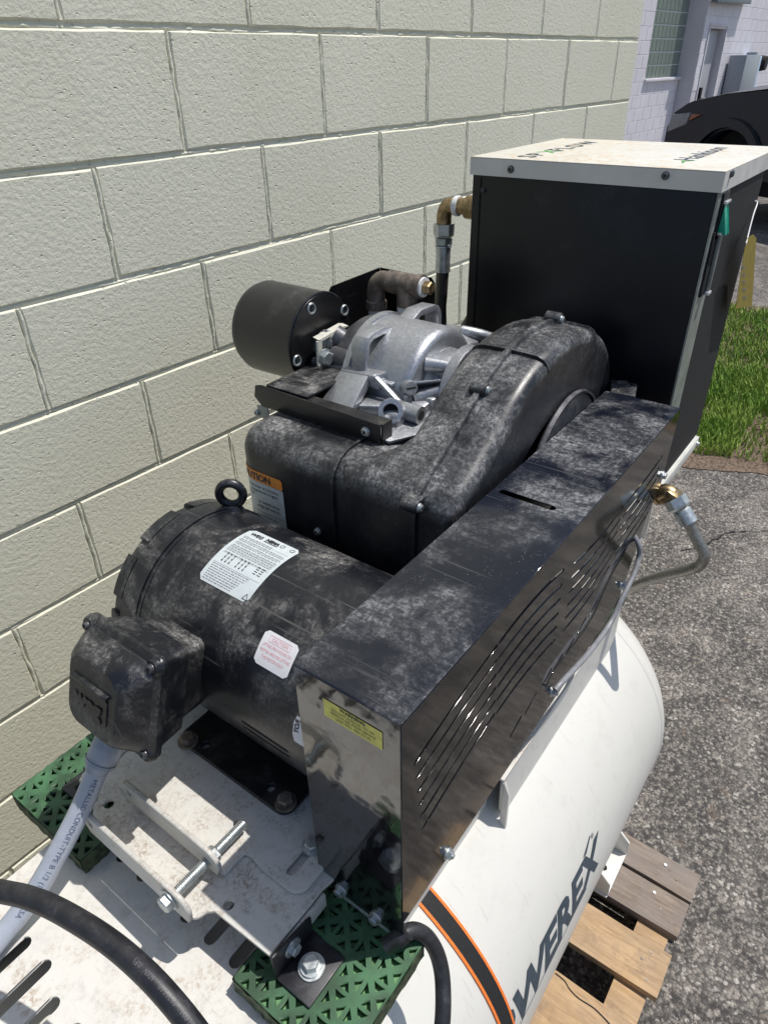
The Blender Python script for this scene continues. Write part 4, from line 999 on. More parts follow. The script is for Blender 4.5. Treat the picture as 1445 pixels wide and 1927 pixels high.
# square box
bx = MB(); bx.bb(.610, .80, .478, .750, .95, 1.3425); bo = bx.build('box_body', 'duct', du, bevel=.045, bseg=8, angle=.9)
m = MB()     # raised flange
R9 = .045; pp = [(.6092, .96)]+[(.6095+R9-(R9+.0006)*cos(a), 1.3425-R9+(R9+.0006)*sin(a)) for a in [pi/2*i/8 for i in range(9)]]+[(.682, 1.3431)]
for a, b in zip(pp[:-1], pp[1:]):
    d = (Vector(b)-Vector(a)).normalized(); nn = Vector((-d.y, d.x))*.0035; m.hexa([(a[0], .5460, a[1]), (b[0], .5460, b[1]), (b[0]+nn.x, .5460, b[1]+nn.y), (a[0]+nn.x, .5460, a[1]+nn.y)], [(a[0], .5505, a[1]), (b[0], .5505, b[1]), (b[0]+nn.x, .5505, b[1]+nn.y), (a[0]+nn.x, .5505, a[1]+nn.y)])
m.build('box_flange', 'duct', du)
c = atx(598, 1000, .6085); phillips('screw', c, (-1, 0, .1), .0050, du)
# caution label, wraps round the left corner of the box
def boxmap(u, v, t):        # u: distance to the right (-y) from the left end, around a 34 mm corner; v: height
    R_ = .045; s = u
    yR = .750-R_; arc = R_*pi/2
    if s < arc: a = s/R_; return Vector((.610+R_-(R_+t)*sin(a), yR+(R_+t)*cos(a), v))
    return Vector((.610-t, yR-(s-arc), v))
U1 = .045*pi/2+.705-.649; LBT = 1.276
cl = patch('caution_label', U1-.122, U1, 1.10, LBT-.019, boxmap, 'labelwhite', du, 16, 4, .0007, 0)
patch('label_header', U1-.122, U1, LBT-.0185, LBT, boxmap, 'orange', cl, 16, 6, .0008, .003)
text('header_lettering', 'CAUTION', .0160, lambda u, v, t: boxmap(u+U1-.024, v+LBT-.0152, t), 'ink', cl, bold=.0006, align='RIGHT', lift=.0012, cut=.006)
for i, s_ in enumerate(('compressor at a location', 'temperature is higher', 'than 32F.', 'or outside of the', 'range will void the')):
    text('label_text', s_, .0078, lambda u, v, t, i=i: boxmap(u*.86+U1-(.010 if i != 2 else .062)-(.002*(i == 1)), v+LBT-.0295-i*.0080-(.003 if i > 2 else 0), t), 'ink', cl, align='RIGHT', lift=.0010, cut=.006)
patch('label_line', U1-.120, U1-.003, LBT-.074, LBT-.0735, boxmap, 'ink', cl, 12, 1, .0010)
for i in range(4): rows_of_print('label_text', [(U1-.115, U1-.018, LBT-.081-i*.0065)], boxmap, 'ink', cl, .0010, rp, .0014)

# ================================================================ COMPRESSOR PUMP
pu = thing('compressor_pump', (.87, .6, 1.0), 'cast aluminium compressor pump with ribs and mounting legs', 'pump')
PXc, PZc, PRr = .885, 1.345, .102
m = MB(); m.lathe((PXc, 0, PZc), (0, 1, 0), [(.5445, .03), (.5445, .088), (.5455, .093), (.549, .098), (.555, .1010), (.562, PRr), (.660, PRr+.001), (.6605, PRr+.005), (.672, PRr+.005)], 72); m.build('housing', 'alu', pu, angle=.5)
m = MB(); m.lathe((PXc, 0, PZc), (0, 1, 0), [(.6725, PRr-.002), (.700, PRr-.006), (.714, PRr-.016), (.720, PRr-.035), (.720, .03)], 64); m.build('rear_cap', 'aludark', pu)
rc = Vector((.884, .503, 1.362)); RR = .066
m = MB(); m.lathe((rc.x, .5442, rc.z-.006), (0, -1, 0), [(0, .062), (.012, .050), (.036, .046)], 40); m.build('bearing_barrel', 'alu', pu)
m = MB(); m.lathe(rc, (0, -1, 0), [(-.010, .045), (-.010, RR-.003), (-.008, RR), (.006, RR), (.008, RR-.002), (.008, RR-.013), (-.004, RR-.015)], 56, True, False); fr = m.build('flange_ring', 'alu', pu, angle=.5)
m = MB(); m.lathe(rc, (0, -1, 0), [(-.006, RR-.016), (-.003, RR-.0165), (-.003, .026), (.003, .024), (.006, .018), (.006, .004)], 48); m.build('bearing_cover', 'aludark', fr)
for a in (128, 168):
    cd_ = Vector((cos(radians(a)), 0, sin(radians(a)))); p0 = rc+cd_*(RR-.010)+Vector((0, .010, 0)); p1 = Vector((PXc, .546, PZc))+cd_*.078
    m = MB(); m.tube([p0, p1], lambda t: .0095+.003*t, 14); m.build('bolt_boss', 'alu', pu)
m = MB(); m.bb(.806, .868, .512, .5465, 1.285, 1.368); m.build('side_panel', 'alu', pu, bevel=.006)
m = MB(); m.bb(.845, .900, .507, .5465, 1.372, 1.418); m.build('side_panel', 'alu', pu, bevel=.007)
for a in (152,):
    cd_ = Vector((cos(radians(a)), 0, sin(radians(a)))); t_ = Vector((-cd_.z, 0, cd_.x))*.002
    p0 = rc+cd_*(RR-.004)+Vector((0, .008, 0)); p1 = Vector((PXc, .5448, PZc))+cd_*.094; p2 = Vector((PXc, .5448, PZc))+cd_*.04
    m = MB(); m.hexa([p0-t_, p1-t_, p2-t_], [p0+t_, p1+t_, p2+t_]); m.build('cast_rib', 'alu', pu, bevel=.0008)
c = rc+Vector((.010, -.0065, .046)); m = MB(); m.lathe(c, (0, -1, 0), [(0, .0085), (.012, .008), (.016, .005)], 20); m.build('bolt_head', 'aludark', fr)
m = MB(); m.cyl(c+Vector((0, -.0165, -.004)), c+Vector((0, -.020, -.006)), .0035, 12); m.build('fitting', 'copper', fr)
for dx, dz in ((-.038, .018), (-.032, -.022), (.0, -.04)):
    m = MB(); m.cyl(rc+Vector((dx, .0028, dz)), rc+Vector((dx, .0022, dz)), .0085, 20); m.build('opening', 'hole', fr)
# long arm running to the right behind the flange
m = MB(); m.tube([aty(868, 622, .60), aty(905, 630, .57), aty(960, 648, .54), aty(1000, 658, .52)], .010, 12, 3); m.build('cast_arm', 'alu', pu)
m = MB(); P = [aty(838, 606, .63), aty(868, 612, .62), aty(905, 640, .57), aty(884, 648, .56), aty(846, 622, .60)]; m.prism(P, (0, 0, -.03)); m.build('shoulder', 'alu', pu, bevel=.003)
def ribbon(P, wvec, th, name, mat, par, bevel=.0015):
    P = [Vector(p) for p in P]; wv = Vector(wvec); rows = []; n = len(P)
    for i in range(n):
        T = (P[min(i+1, n-1)]-P[max(i-1, 0)]).normalized(); N = T.cross(wv).normalized()*th/2
        rows.append([P[i]-wv/2-N, P[i]+wv/2-N, P[i]+wv/2+N, P[i]-wv/2+N])
    m = MB(); vs = [p for r in rows for p in r]
    m.add(vs, [(i*4+k, i*4+(k+1) % 4, i*4+4+(k+1) % 4, i*4+4+k) for i in range(n-1) for k in range(4)]+[(3, 2, 1, 0), tuple(n*4-4+k for k in range(4))])
    return m.build(name, mat, par, bevel=bevel, angle=.5)
ribbon([(.790, .636, 1.378), (.790, .636, 1.424), (.792, .636, 1.433), (.798, .636, 1.440), (.808, .637, 1.4435), (.835, .637, 1.444), (.866, .638, 1.438)], (0, .027, 0), .0105, 'cast_handle', 'alu', pu)
ribbon([(.900, .632, 1.436), (.93, .632, 1.449), (.972, .632, 1.447), (.981, .632, 1.443), (.986, .632, 1.436), (.988, .632, 1.426), (.988, .632, 1.38)], (0, .028, 0), .0105, 'cast_handle', 'alu', pu)
m = MB(); m.bb(.775, .815, .590, .662, 1.374, 1.390); m.build('handle_pad', 'alu', pu, bevel=.004)
m = MB(); m.bb(.782, .83, .572, .60, 1.380, 1.387); m.build('handle_pad', 'alu', pu, bevel=.002)
def strut(q4, th, name='leg', bev=.002):
    m = MB(); m.hexa([Vector(p) for p in q4], [Vector(p)+Vector(th) for p in q4]); return m.build(name, 'alu', pu, bevel=bev, angle=.6)
strut([(.772, .664, 1.392), (.772, .608, 1.396), (.700, .600, 1.344), (.700, .662, 1.344)], (.010, 0, -.012))
strut([(.772, .664, 1.394), (.772, .596, 1.398), (.800, .590, 1.398), (.800, .664, 1.394)], (0, 0, -.012), 'leg', .003)
strut([(.774, .6085, 1.398), (.774, .600, 1.398), (.764, .507, 1.344), (.764, .513, 1.336)], (.008, 0, .001), 'leg', .0012)
strut([(.764, .5125, 1.352), (.764, .506, 1.352), (.764, .506, 1.338), (.764, .5125, 1.338)], (.05, 0, .002), 'side_cheek', .001)
m = MB(); m.prism([(.690, .510, 1.3442), (.690, .664, 1.3442), (.86, .664, 1.3442), (.86, .485, 1.3442), (.74, .485, 1.3442)], (0, 0, .0040)); m.build('foot_flange', 'alu', pu, bevel=.001)
ba = Vector((-.78, -.38, .50)).normalized(); bc = Vector((.738, .541, 1.367))
m = MB(); m.hexa([Vector((.728, .524, 1.3452)), Vector((.728, .562, 1.3452)), Vector((.765, .562, 1.3452)), Vector((.765, .524, 1.3452))], [Vector((.735, .526, 1.366)), Vector((.735, .556, 1.366)), Vector((.763, .556, 1.372)), Vector((.763, .526, 1.372))]); m.build('boss_block', 'alu', pu, bevel=.004)
m = MB(); m.lathe(bc-ba*.012, ba, [(0, .0205), (.013, .0195), (.017, .0180), (.017, .0115), (.008, .0110)], 32, True, True); bs = m.build('bore_boss', 'alu', pu)
MB().lathe(bc-ba*.0035, ba, [(0, .0110), (.0004, .0110)], 24).build('bore', 'hole', bs)
m = MB(); m.prism([(.735, .60, 1.3452), (.755, .565, 1.3452), (.79, .565, 1.3452), (.79, .62, 1.3452)], (0, 0, .018)); m.build('web', 'alu', pu, bevel=.004)
ps = aty(771, 730, .546); ax = Vector((-.50, -.80, .3)).normalized(); m = MB(); m.lathe(ps-ax*.012, ax, [(0, .0125), (.014, .0115), (.018, .0100)], 24); pg = m.build('plug', 'alu', pu)
c = ps+ax*.0063; f_ = frame(c, ax.cross(Vector((0, 0, 1))), ax.cross(ax.cross(Vector((0, 0, 1))))); MB().add([f_(-.008, -.0014, .0), f_(.008, -.0014), f_(.008, .0014), f_(-.008, .0014)], [(0, 1, 2, 3)]).build('plug_slot', 'hole', pg, clean=False)
e = aty(792, 782, .505); m = MB(); m.cyl(e, e+Vector((.0, .04, 0)), .0135, 24); er = m.build('bolt_ear', 'alu', pu); MB().cyl(e+Vector((0, -.0004, 0)), e+Vector((0, -.001, 0)), .0075, 20).build('bore', 'hole', er)
m = MB(); m.box((.835, .548, 1.350), (.10, .06, .03), Matrix.Rotation(-.1, 3, 'Y')); m.build('web', 'alu', pu, bevel=.006)
# rear casting in dark metal with pipe stub, bracket and bolts
m = MB(); m.cyl(aty(672, 655, .69), aty(630, 630, .725), .014, 24, .018); m.build('inlet_pipe', 'aludark', pu)
m = MB(); m.box(aty(662, 672, .69), (.055, .05, .04)); m.build('valve_block', 'aludark', pu, bevel=.008)
vb = aty(640, 672, .695); m = MB(); m.cyl(vb+Vector((0, -.02, 0)), vb+Vector((.0, .012, 0)), .016, 24); m.build('valve_block', 'aludark', pu)
# light frame under pump, black support rail
m = MB(); m.bb(.690, .95, .53, .742, 1.3427, 1.3440); m.build('top_tray', 'foot', pu, bevel=.001)
rail = thing('support_rail', (.69, .64, 1.3), 'black steel angle rail across the top of the duct box', 'rail')
m = MB(); m.prism([Vector((.684, .519, 1.3435)), Vector((.684, .750, 1.3435)), Vector((.684, .765, 1.357)), Vector((.684, .760, 1.376)), Vector((.684, .748, 1.379)), Vector((.684, .519, 1.374))], (-.003, 0, 0)); m.build('rail_web', 'foot', rail, bevel=.0006)
m = MB(); m.prism([Vector((.684, .516, 1.3345)), Vector((.684, .5188, 1.3345)), Vector((.684, .5188, 1.374)), Vector((.684, .516, 1.374))], (.022, 0, 0)); m.build('rail_end', 'foot', rail)
m = MB(); m.bb(.6845, .706, .519, .748, 1.3705, 1.3735); m.build('rail_flange', 'foot', rail)
phillips('screw', atx(688, 812, .6805), (-1, 0, 0), .0060, rail); MB().bb(.6815, .6835, .738, .762, 1.322, 1.3434).build('rail_tab', 'strip', rail, bevel=.0005); p = atx(484, 776, .681); phillips('screw', (.6813, p.y, p.z), (-1, 0, 0), .0045, rail)
# dark shelf behind the rail on the left
m = MB(); m.prism([(.69, .745, 1.374), (.69, .66, 1.374), (.80, .655, 1.380), (.82, .70, 1.380), (.80, .742, 1.376)], (0, 0, .004)); m.build('shelf', 'motorbox', pu, bevel=.001)
m = MB(); m.tube([(.80, .742, 1.382), (.80, .665, 1.382)], .007, 14); m.build('rear_tube', 'aludark', pu)

# air filter canister
FX, FZ, FR, FY = .831, 1.408, .0765, .750
fi = thing('air_filter', (FX, .82, 1.42), 'round black air filter canister left of the pump', 'filter')
m = MB(); m.lathe((FX, 0, FZ), (0, 1, 0), [(FY+.0005, FR-.001), (FY+.002, FR+.001), (FY+.006, FR+.001), (FY+.008, FR), (FY+.125, FR+.001), (FY+.137, FR-.004), (FY+.142, FR-.013), (FY+.142, .01)], 80, False); m.build('canister', 'filter', fi)
fo = [disc2(.045*cos(radians(a)), .045*sin(radians(a)), .0078, 18) for a in (72, 148, 210, 330)]
fo = []
for px, py in ((585, 580), (647, 583), (558, 678)):
    p = aty(px, py, FY); fo.append((p.x-FX, p.z-FZ))
fo.append((.05, -.042))
sheet('face_plate', disc2(0, 0, FR-.0025, 64), [disc2(a, b, .0080, 18) for a, b in fo], .003, lambda u, v, t: Vector((FX+u, FY-.001+t, FZ+v)), 'filter', fi)
for a, b in fo:
    m = MB(); m.lathe((FX+a, FY-.0028, FZ+b), (0, 1, 0), [(0.012, .0066), (0, .0066), (-.0006, .0085), (.0018, .0095)], 24, False, False); m.build('grommet', 'zinc', fi)
m = MB(); m.lathe((FX+.004, FY-.0015, FZ-.015), (0, -1, 0), [(0, .030), (.006, .028), (.007, .026)], 36); m.build('hub', 'filter', fi)
hp = Vector((FX+.0, FY-.0088, FZ+.0)); m = MB(); m.hexp(hp, (0, -1, 0), .0205, .012, .2); m.lathe(hp+Vector((0, -.0122, 0)), (0, -1, 0), [(0, .015), (.012, .015)], 24); m.build('nut', 'zinc', fi, angle=.4)
def qd(pts, y): return [aty(a, b, y) for a, b in pts]
m = MB(); m.prism(qd([(598, 643), (606, 640), (609, 690), (600, 697)], .722), (.0, .004, 0)); m.build('filter_bracket', 'cream', fi)
m = MB(); m.prism([aty(600, 640, .722), aty(608, 641, .722), aty(656, 613, .722), aty(648, 613, .722)], (0.006, .018, 0)); m.build('filter_bracket', 'cream', fi)
pb = aty(617, 673, .705); bolt('bolt', pb+Vector((0, .006, 0)), (-.3, -1, 0), .0115, .010, fi, washer=1.2)
# heat shield sheet and the iron pipework before it
sh = thing('heat_shield', (1.03, .76, 1.3), 'bent black sheet metal shield standing behind the pump', 'shield')
zt = 1.470+.087; 
a1, a2, a3 = aty(620, 540, .80), aty(715, 503, .80), None
ztop = a2.z; xk = a2.x; a3 = atx(818, 522, xk)
m = MB(); m.prism([(a1.x, .800, 1.25), (xk, .800, 1.25), (xk, .800, ztop), (a1.x+.006, .800, a1.z), (a1.x, .800, a1.z-.006)], (0, .002, 0)); m.build('left_leaf', 'blackgloss', sh)
m = MB(); m.prism([(xk, .7995, 1.25), (xk, a3.y, 1.25), (xk, a3.y, ztop-.012), (xk, a3.y+.008, ztop-.003), (xk, .7995, ztop)], (.002, 0, 0)); m.build('right_leaf', 'blackgloss', sh)
pf = thing('pipe_fitting', (1.0, .7, 1.4), 'brown iron elbow and tee with brass plug above the pump', 'pipe fitting')
PXX = 1.0
c1 = atx(718, 540, PXX); c2 = atx(740, 531, PXX); c3 = atx(800, 546, PXX); dn = c1+Vector((0, 0, -.05))
zc = (c2.z+c3.z)/2; y0, y1 = atx(712, 560, PXX).y, c3.y
ex = atx(708, 560, PXX).y; path = [Vector((PXX, ex, zc-.050)), Vector((PXX, ex, zc-.020)), Vector((PXX, ex-.004, zc-.006)), Vector((PXX, ex-.014, zc+.002)), Vector((PXX, ex-.030, zc+.003))]
MB().tube(path, .0165, 20, 4).build('elbow', 'iron', pf)
m = MB(); m.lathe((PXX, ex, zc-.050), (0, 0, 1), [(0, .019), (.014, .019), (.016, .017)], 24); m.build('elbow_collar', 'iron', pf)
m = MB(); m.cyl((PXX, ex, zc-.062), (PXX, ex, zc-.0502), .0150, 20); m.build('thread_tape', 'ptfe', pf)
m = MB(); m.cyl((PXX, ex, zc-.14), (PXX, ex, zc-.0625), .012, 20); m.build('nipple', 'zinc', pf)
m = MB(); m.lathe((PXX, ex-.030, zc+.003), (0, -1, 0), [(0, .0185), (.005, .0190), (.006, .0170), (.010, .0170), (.0105, .0200), (.020, .0200), (.021, .0185), (.058, .0185), (.059, .0202), (.070, .0202)], 28); m.build('tee', 'iron', pf)
m = MB(); m.cyl((PXX, ex-.068, zc), (PXX, ex-.068, zc-.034), .0185, 24); m.build('tee_branch', 'iron', pf)
m = MB(); m.cyl((PXX, ex-.068, zc-.046), (PXX, ex-.068, zc-.0342), .0175, 20); m.build('thread_tape', 'ptfe', pf)
m = MB(); m.cyl((PXX, ex-.068, zc-.11), (PXX, ex-.068, zc-.0465), .0160, 20); m.build('nipple', 'iron', pf)
m = MB(); m.cyl((PXX, ex-.1005, zc+.003), (PXX, ex-.105, zc+.003), .0165, 24); m.build('thread_tape', 'ptfe', pf)
m = MB(); m.hexp((PXX, ex-.1052, zc+.003), (0, -1, 0), .0115, .014); m.build('plug', 'brass', pf, angle=.4)
# junction block behind the volute
jb = thing('junction_box', (1.10, .33, 1.0), 'small dusty black box between the duct and the dryer', 'box')
m = MB(); m.prism([atz(1150, 712, 1.33), atz(1200, 722, 1.33), atz(1196, 745, 1.33), atz(1148, 737, 1.33)], (0, 0, -.16)); m.build('box_body', 'duct', jb, bevel=.003)
m = MB(); p = atz(1172, 722, 1.3303); m.lathe(p, (0, 0, 1), [(0, .012), (.002, .011)], 24); m.build('knockout', 'duct', jb)

# ================================================================ AIR DRYER
DX, DXB, DYR, DYL, DZT, DZB = 1.17, 1.565, .258, .672, 1.653, 1.105
dry = thing('air_dryer', (1.36, .46, DZB), 'tall dark air dryer cabinet with off-white lid on a metal stand', 'air dryer')
MB().bb(DX, 1.474, DYR+.003, DYL, DZB, DZT-.006).build('cabinet', 'dryer', dry, bevel=.002)
MB().bb(DX-.0012, DX-.0002, .6545, .6565, DZB, 1.62).build('panel_seam', 'hole', dry)
# lid: top sheet with turned-down rim
xl0, xl1, yl0, yl1 = DX-.004, 1.545, DYR-.003, DYL+.004
MB().bb(xl0, xl1, yl0, yl1, DZT-.0015, DZT).build('lid_top', 'dryerlid', dry, bevel=.0007)
m = MB(); rz = DZT-.0285; m.bb(xl0, xl0+.0015, yl0, yl1, rz, DZT-.0017); m.bb(xl0+.0016, xl1, yl0, yl0+.0015, rz, DZT-.0017); m.bb(xl0+.0016, xl1, yl1-.0015, yl1, rz, DZT-.0017); m.build('lid_rim', 'lidside', dry)
for px, py in ((961, 318), (1252, 330)):
    p = atx(px, py, xl0); phillips('screw', (xl0-.0002, p.y, p.z), (-1, 0, 0), .0050, dry, 'aludark')
p = aty(1375, 326, yl0); phillips('screw', (p.x, yl0-.0002, p.z), (0, -1, 0), .0050, dry, 'aludark')
p = atx(909, 357, DX); phillips('screw', (DX-.0003, p.y, p.z), (-1, 0, 0), .0034, dry, 'aludark')
# right side: control strip then condenser mesh
cs = MB().bb(DX+.0005, DX+.062, DYR-.0005, DYR+.0025, DZB+.002, rz-.001).build('control_strip', 'strip', dry)
m = MB(); m.bb(DX+.0635, 1.472, DYR+.0008, DYR+.0028, DZB+.004, rz-.001); msh = m.build('condenser_mesh', 'mesh', dry)
f4 = lambda x, z: Vector((x, DYR-.001, z))
p = aty(1353, 410, DYR); 
MB().bb(DX+.018, DX+.050, DYR-.004, DYR-.0007, p.z-.030, p.z+.036).build('switch_bezel', 'hole', dry, bevel=.001)
m = MB(); m.prism([(DX+.022, DYR-.0042, p.z-.020), (DX+.022, DYR-.006, p.z+.020), (DX+.022, DYR-.017, p.z-.022)], (.024, 0, 0)); m.build('rocker_switch', 'switch', dry, bevel=.0008)
MB().bb(DX+.020, DX+.048, DYR-.009, DYR-.0042, p.z+.0215, p.z+.026).build('switch_highlight', 'chrome', dry, bevel=.001)
p2 = aty(1335, 490, DYR)
MB().bb(DX+.012, DX+.048, DYR-.004, DYR-.0007, p2.z-.052, p2.z+.046).build('indicator_panel', 'hole', dry, bevel=.001)
MB().bb(DX+.034, DX+.040, DYR-.010, DYR-.0042, p2.z-.046, p2.z+.040).build('indicator_bar', 'strip', dry, bevel=.001)
MB().bb(DX+.022, DX+.044, DYR-.012, DYR-.0042, p2.z+.0405, p2.z+.0455).build('indicator_cap', 'chrome', dry, bevel=.001)
MB().bb(DX+.030, DX+.046, DYR-.012, DYR-.0042, p2.z-.052, p2.z-.0465).build('indicator_cap', 'chrome', dry, bevel=.001)
# printing on the lid, read along +x with letter tops to +y
o1 = atz(965, 304, DZT); 
lidf = lambda x0, y0: (lambda u, v, t: Vector((x0+u, y0+v, DZT+t)))
g1 = lidf(DX+.022, .572)
text('maker_lettering', 'SP', .046, lambda u, v, t: g1(u*1.25, v, t), 'logoink', dry, bold=.0007, lift=.0004, spacing=1.25)
text('maker_lettering', 'X', .046, lambda u, v, t: g1(u*1.25+.080, v, t), 'greenink', dry, bold=.0007, lift=.0004)
text('maker_lettering', 'FLOW', .046, lambda u, v, t: g1(u*1.25+.118, v, t), 'logoink', dry, bold=.0007, lift=.0004, spacing=1.25)
g2 = lidf(DX+.075, .330)
text('model_lettering', 'Hankison', .046, lambda u, v, t: g2(u*1.22+.022, v, t), 'logoink', dry, bold=.0002, lift=.0004, spacing=1.05)
m = MB(); m.add([g2(-.02, .004, .0004), g2(.012, .008, .0004), g2(.030, -.006, .0004), g2(.016, .016, .0004)], [(0, 1, 2, 3)]); m.build('model_lettering', 'greenink', dry, clean=False)
# stand rails and legs
stn = thing('dryer_stand', (1.3, .46, PZ), 'off-white angle iron stand holding the air dryer above the tank', 'stand')
m = MB(); m.bb(1.05, 1.472, .2525, .2555, 1.080, 1.103); m.bb(1.05, 1.472, .2557, .282, 1.0995, 1.103); m.build('rail', 'lidside', stn, bevel=.0008)
m = MB(); m.bb(1.03, 1.58, .688, .6915, 1.062, 1.103); m.bb(1.03, 1.58, .655, .6878, 1.0995, 1.103); m.build('rail', 'slideplate', stn, bevel=.0008)
for y in (.2525, .680):
    m = MB(); m.prism([(1.035, y, .9205), (1.085, y, .9205), (1.085, y, 1.0915), (1.060, y, 1.0915)], (0, .004, 0)); m.build('leg', 'slideplate', stn, bevel=.0008)
for y0, y1 in ((.31, .345), (.60, .635)):
    m = MB(); m.bb(1.45, 1.454, y0, y1, .82, 1.049); m.build('leg', 'slideplate', stn)
m = MB(); m.bb(1.10, 1.46, .29, .33, 1.05, 1.0985); m.bb(1.10, 1.46, .60, .64, 1.05, 1.0985); m.build('cross_member', 'slideplate', stn)
m = MB(); m.bb(1.0, 1.47, .32, .62, .80, .8195); m.build('support_arm', 'slideplate', stn)
p = aty(1301, 846, .236); bolt('bolt', (1.460, .2523, 1.091), (0, -1, 0), .0045, .004, stn, washer=1.2, stud=.006)
p = aty(1217, 978, .236); bolt('bolt', (1.07, .2523, 1.070), (0, -1, 0), .006, .005, stn, washer=1.3, stud=.008)

# hose at the left of the dryer
XH = 1.215; YH = .757
lh = thing('air_hose', (XH, YH, 1.2), 'dark rubber air hose hanging from a brass elbow left of the dryer', 'hose')
m = MB(); ez = 1.562
m.tube([(XH, DYL+.002, ez), (XH, YH-.020, ez), (XH, YH-.006, ez-.004), (XH, YH, ez-.018), (XH, YH, ez-.034)], .0145, 20, 4); m.build('elbow', 'brass', lh)
m = MB(); m.lathe((XH, DYL+.004, ez), (0, 1, 0), [(0, .021), (.030, .021), (.034, .017)], 24); m.build('coupling', 'brass', lh)
m = MB(); m.lathe((XH, YH-.024, ez), (0, -1, 0), [(0, .0175), (.006, .0185), (.010, .0175)], 24); m.build('seal', 'ptfe', lh)
m = MB(); m.hexp((XH, YH, ez-.034), (0, 0, -1), .0205, .024); m.hexp((XH, YH, ez-.060), (0, 0, -1), .018, .014, .3); m.build('hose_nut', 'zinc', lh, angle=.4)
m = MB(); m.lathe((XH, YH, ez-.0745), (0, 0, -1), [(0, .0165), (.002, .0170), (.003, .0150), (.03, .0145), (.05, .0155)], 24); m.build('ferrule', 'zinc', lh)
hp = [Vector((XH, YH, ez-.118)), Vector((XH, YH+.002, ez-.17)), Vector((XH-.002, YH+.002, 1.36)), Vector((XH-.01, YH-.008, 1.30)), Vector((XH-.02, YH-.025, 1.24)), Vector((XH-.04, YH-.05, 1.15)), Vector((XH-.07, YH-.08, 1.05))]
MB().tube(hp, .0130, 16, 5).build('hose_body', 'hose', lh)
lh2 = thing('air_hose', (XH+.05, .72, 1.2), 'second dark hose curving behind the dryer corner low down', 'hose')
MB().tube([(1.30, .70, 1.40), (1.28, .715, 1.345), (1.235, .722, 1.30), (1.19, .715, 1.26), (1.15, .69, 1.2)], .012, 14, 5).build('hose_body', 'hose', lh2)
# braided hose at the right
rh = thing('braided_hose', (1.09, .17, 1.0), 'steel braided hose with brass elbow bowing out right of the guard', 'hose')
X1 = 1.09; e0 = atx(1228, 930, X1); e1 = atx(1252, 926, X1); e2 = atx(1270, 940, X1-.005); e3 = atx(1285, 965, X1-.01)
m = MB(); m.tube([e0+Vector((.0, .05, .0)), e0, e1, atx(1262, 931, X1)], .0150, 20, 3); m.build('coupling', 'brass', rh)
m = MB(); m.lathe(e0+Vector((0, -.004, .0)), e1-e0, [(0, .018), (.006, .018)], 24); m.build('collar', 'brass', rh)
m = MB(); m.box(atx(1262, 935, X1), (.030, .026, .030), Matrix.Rotation(.4, 3, 'X')); m.build('elbow', 'brass', rh, bevel=.006)
dd = (e3-e2).normalized(); m = MB(); m.hexp(e2-dd*.002, dd, .0190, .020, .3); m.lathe(e2+dd*.0185, dd, [(0, .0125), (.004, .0155), (.028, .0150)], 20); m.build('hose_nut', 'zinc', rh, angle=.4)
hp = [e2+dd*.040, atx(1305, 1003, X1-.012), atx(1322, 1035, X1-.015), atx(1325, 1050, X1-.016), atx(1317, 1063, X1-.014), atx(1300, 1071, X1-.01), atx(1255, 1082, X1+.01), atx(1212, 1095, X1+.03), atx(1180, 1112, X1+.05)]
MB().tube(hp, .0098, 16, 6).build('hose_body', 'steelhose', rh)
# grey cable looping beside the guard
gp = [aty(1192, 1005, .225)+Vector((0, .012, .01)), aty(1201.5, 1024, .212), aty(1202, 1050, .206), aty(1191, 1084, .203), aty(1173, 1121, .203), aty(1148, 1173, .204), aty(1120, 1213, .205), aty(1092, 1247, .206), aty(1060, 1281, .209), aty(1044, 1299, .212)]
gc = thing('grey_cable', (.8, .2, 1.0), 'thin grey cable looping along the lower side of the guard', 'cable')
MB().tube(gp, .0043, 14, 8).build('sheath', 'greycable', gc)
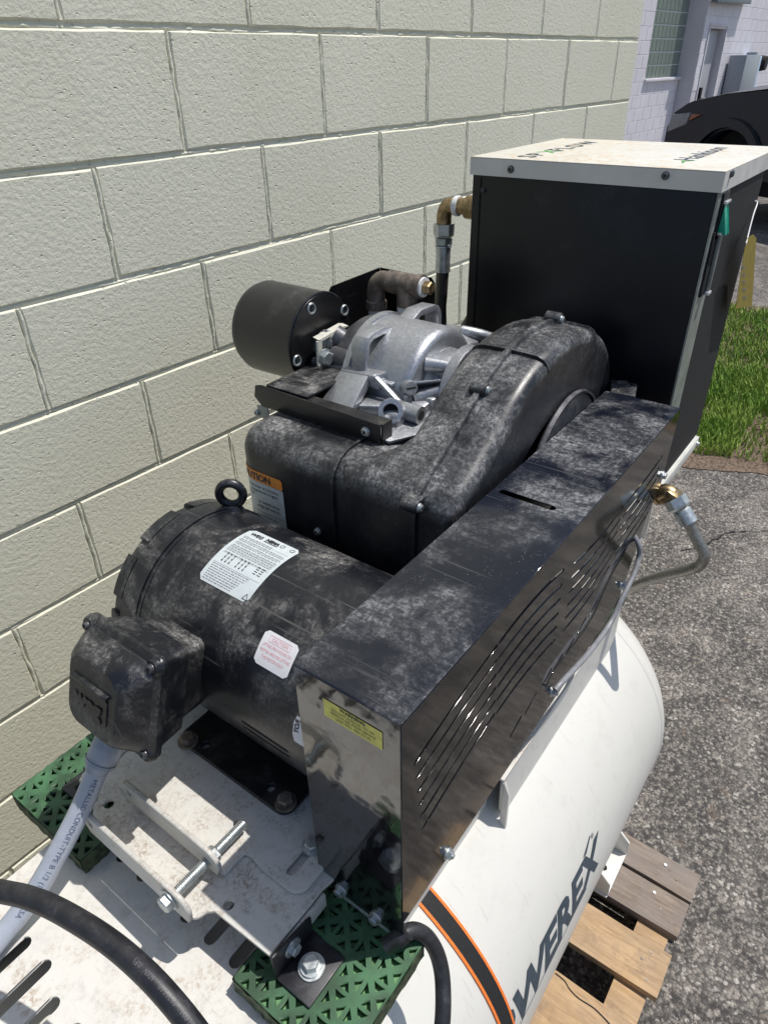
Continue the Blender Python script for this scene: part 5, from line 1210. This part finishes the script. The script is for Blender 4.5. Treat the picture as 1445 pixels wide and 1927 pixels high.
# black drain hose under the near corner of the guard
bp = [atz(735, 1775, .965), atz(752, 1764, .972), atz(775, 1752, .968), atz(800, 1761, .955), atz(820, 1790, .935), atz(831, 1830, .915), atz(834, 1880, .90), atz(832, 1930, .885), atz(825, 1990, .87), atz(805, 2060, .86)]
dh = thing('drain_hose', (.33, .2, .9), 'black rubber hose arching out below the near corner of the guard', 'hose')
MB().tube(bp[1:], .0092, 18, 6).build('hose_body', 'rubber', dh)
m = MB(); d_ = (bp[1]-bp[0]).normalized(); m.lathe(bp[0]-d_*.006, d_, [(0, .0095), (.014, .0095), (.016, .0105), (.024, .0105), (.026, .0095), (.030, .0095)], 20); m.build('hose_fitting', 'rubber', dh)

# manila tag on a string
tg = thing('paper_tag', (1.46, .235, 1.3), 'brown manila paper tag with eyelet hanging on a white string', 'tag')
c0 = Vector((1.462, .236, 0)); pA, pB, pC, pD = (aty(p[0], p[1], .236) for p in ((1404, 449), (1421, 446), (1413, 576), (1384, 580)))
xt = [(1403, 455), (1406, 447), (1418, 441), (1423, 448), (1415, 575), (1384, 581)]
W4 = [aty(a, b, .236) for a, b in xt]
m = MB(); m.hexa(W4, [p+Vector((0, .0006, 0)) for p in W4]); tgo = m.build('tag_card', 'tag', tg)
ce = aty(1404, 458, .2355); m = MB(); m.lathe(ce, (0, 1, 0), [(0, .0045), (.0004, .0045)], 16); m.build('eyelet_patch', 'iron', tg); MB().lathe(ce-Vector((0, .0006, 0)), (0, 1, 0), [(0, .0022), (.0003, .0022)], 12).build('eyelet', 'white', tg)
MB().tube([aty(1404, 457, .2350), aty(1410, 432, .240), aty(1418, 402, .245), aty(1425, 381, .252), aty(1420, 377, .257)], .0011, 8, 4).build('string', 'white', tg)
m = MB(); rw = []
for i in range(5):
    a = aty(1396+i*.5, 500+i*14, .2356); b_ = aty(1402+i*.4, 500+i*14, .2356); c_ = aty(1402+i*.4, 509+i*14, .2356); d_ = aty(1396+i*.5, 509+i*14, .2356)
    m.add([a, b_, b_+(c_-b_)*.25, a+(d_-a)*.25], [(0, 1, 2, 3)]); m.add([a+(d_-a)*.5, b_+(c_-b_)*.5, b_+(c_-b_)*.65, a+(d_-a)*.65], [(0, 1, 2, 3)])
m.build('handwriting', 'greyink', tg, clean=False)
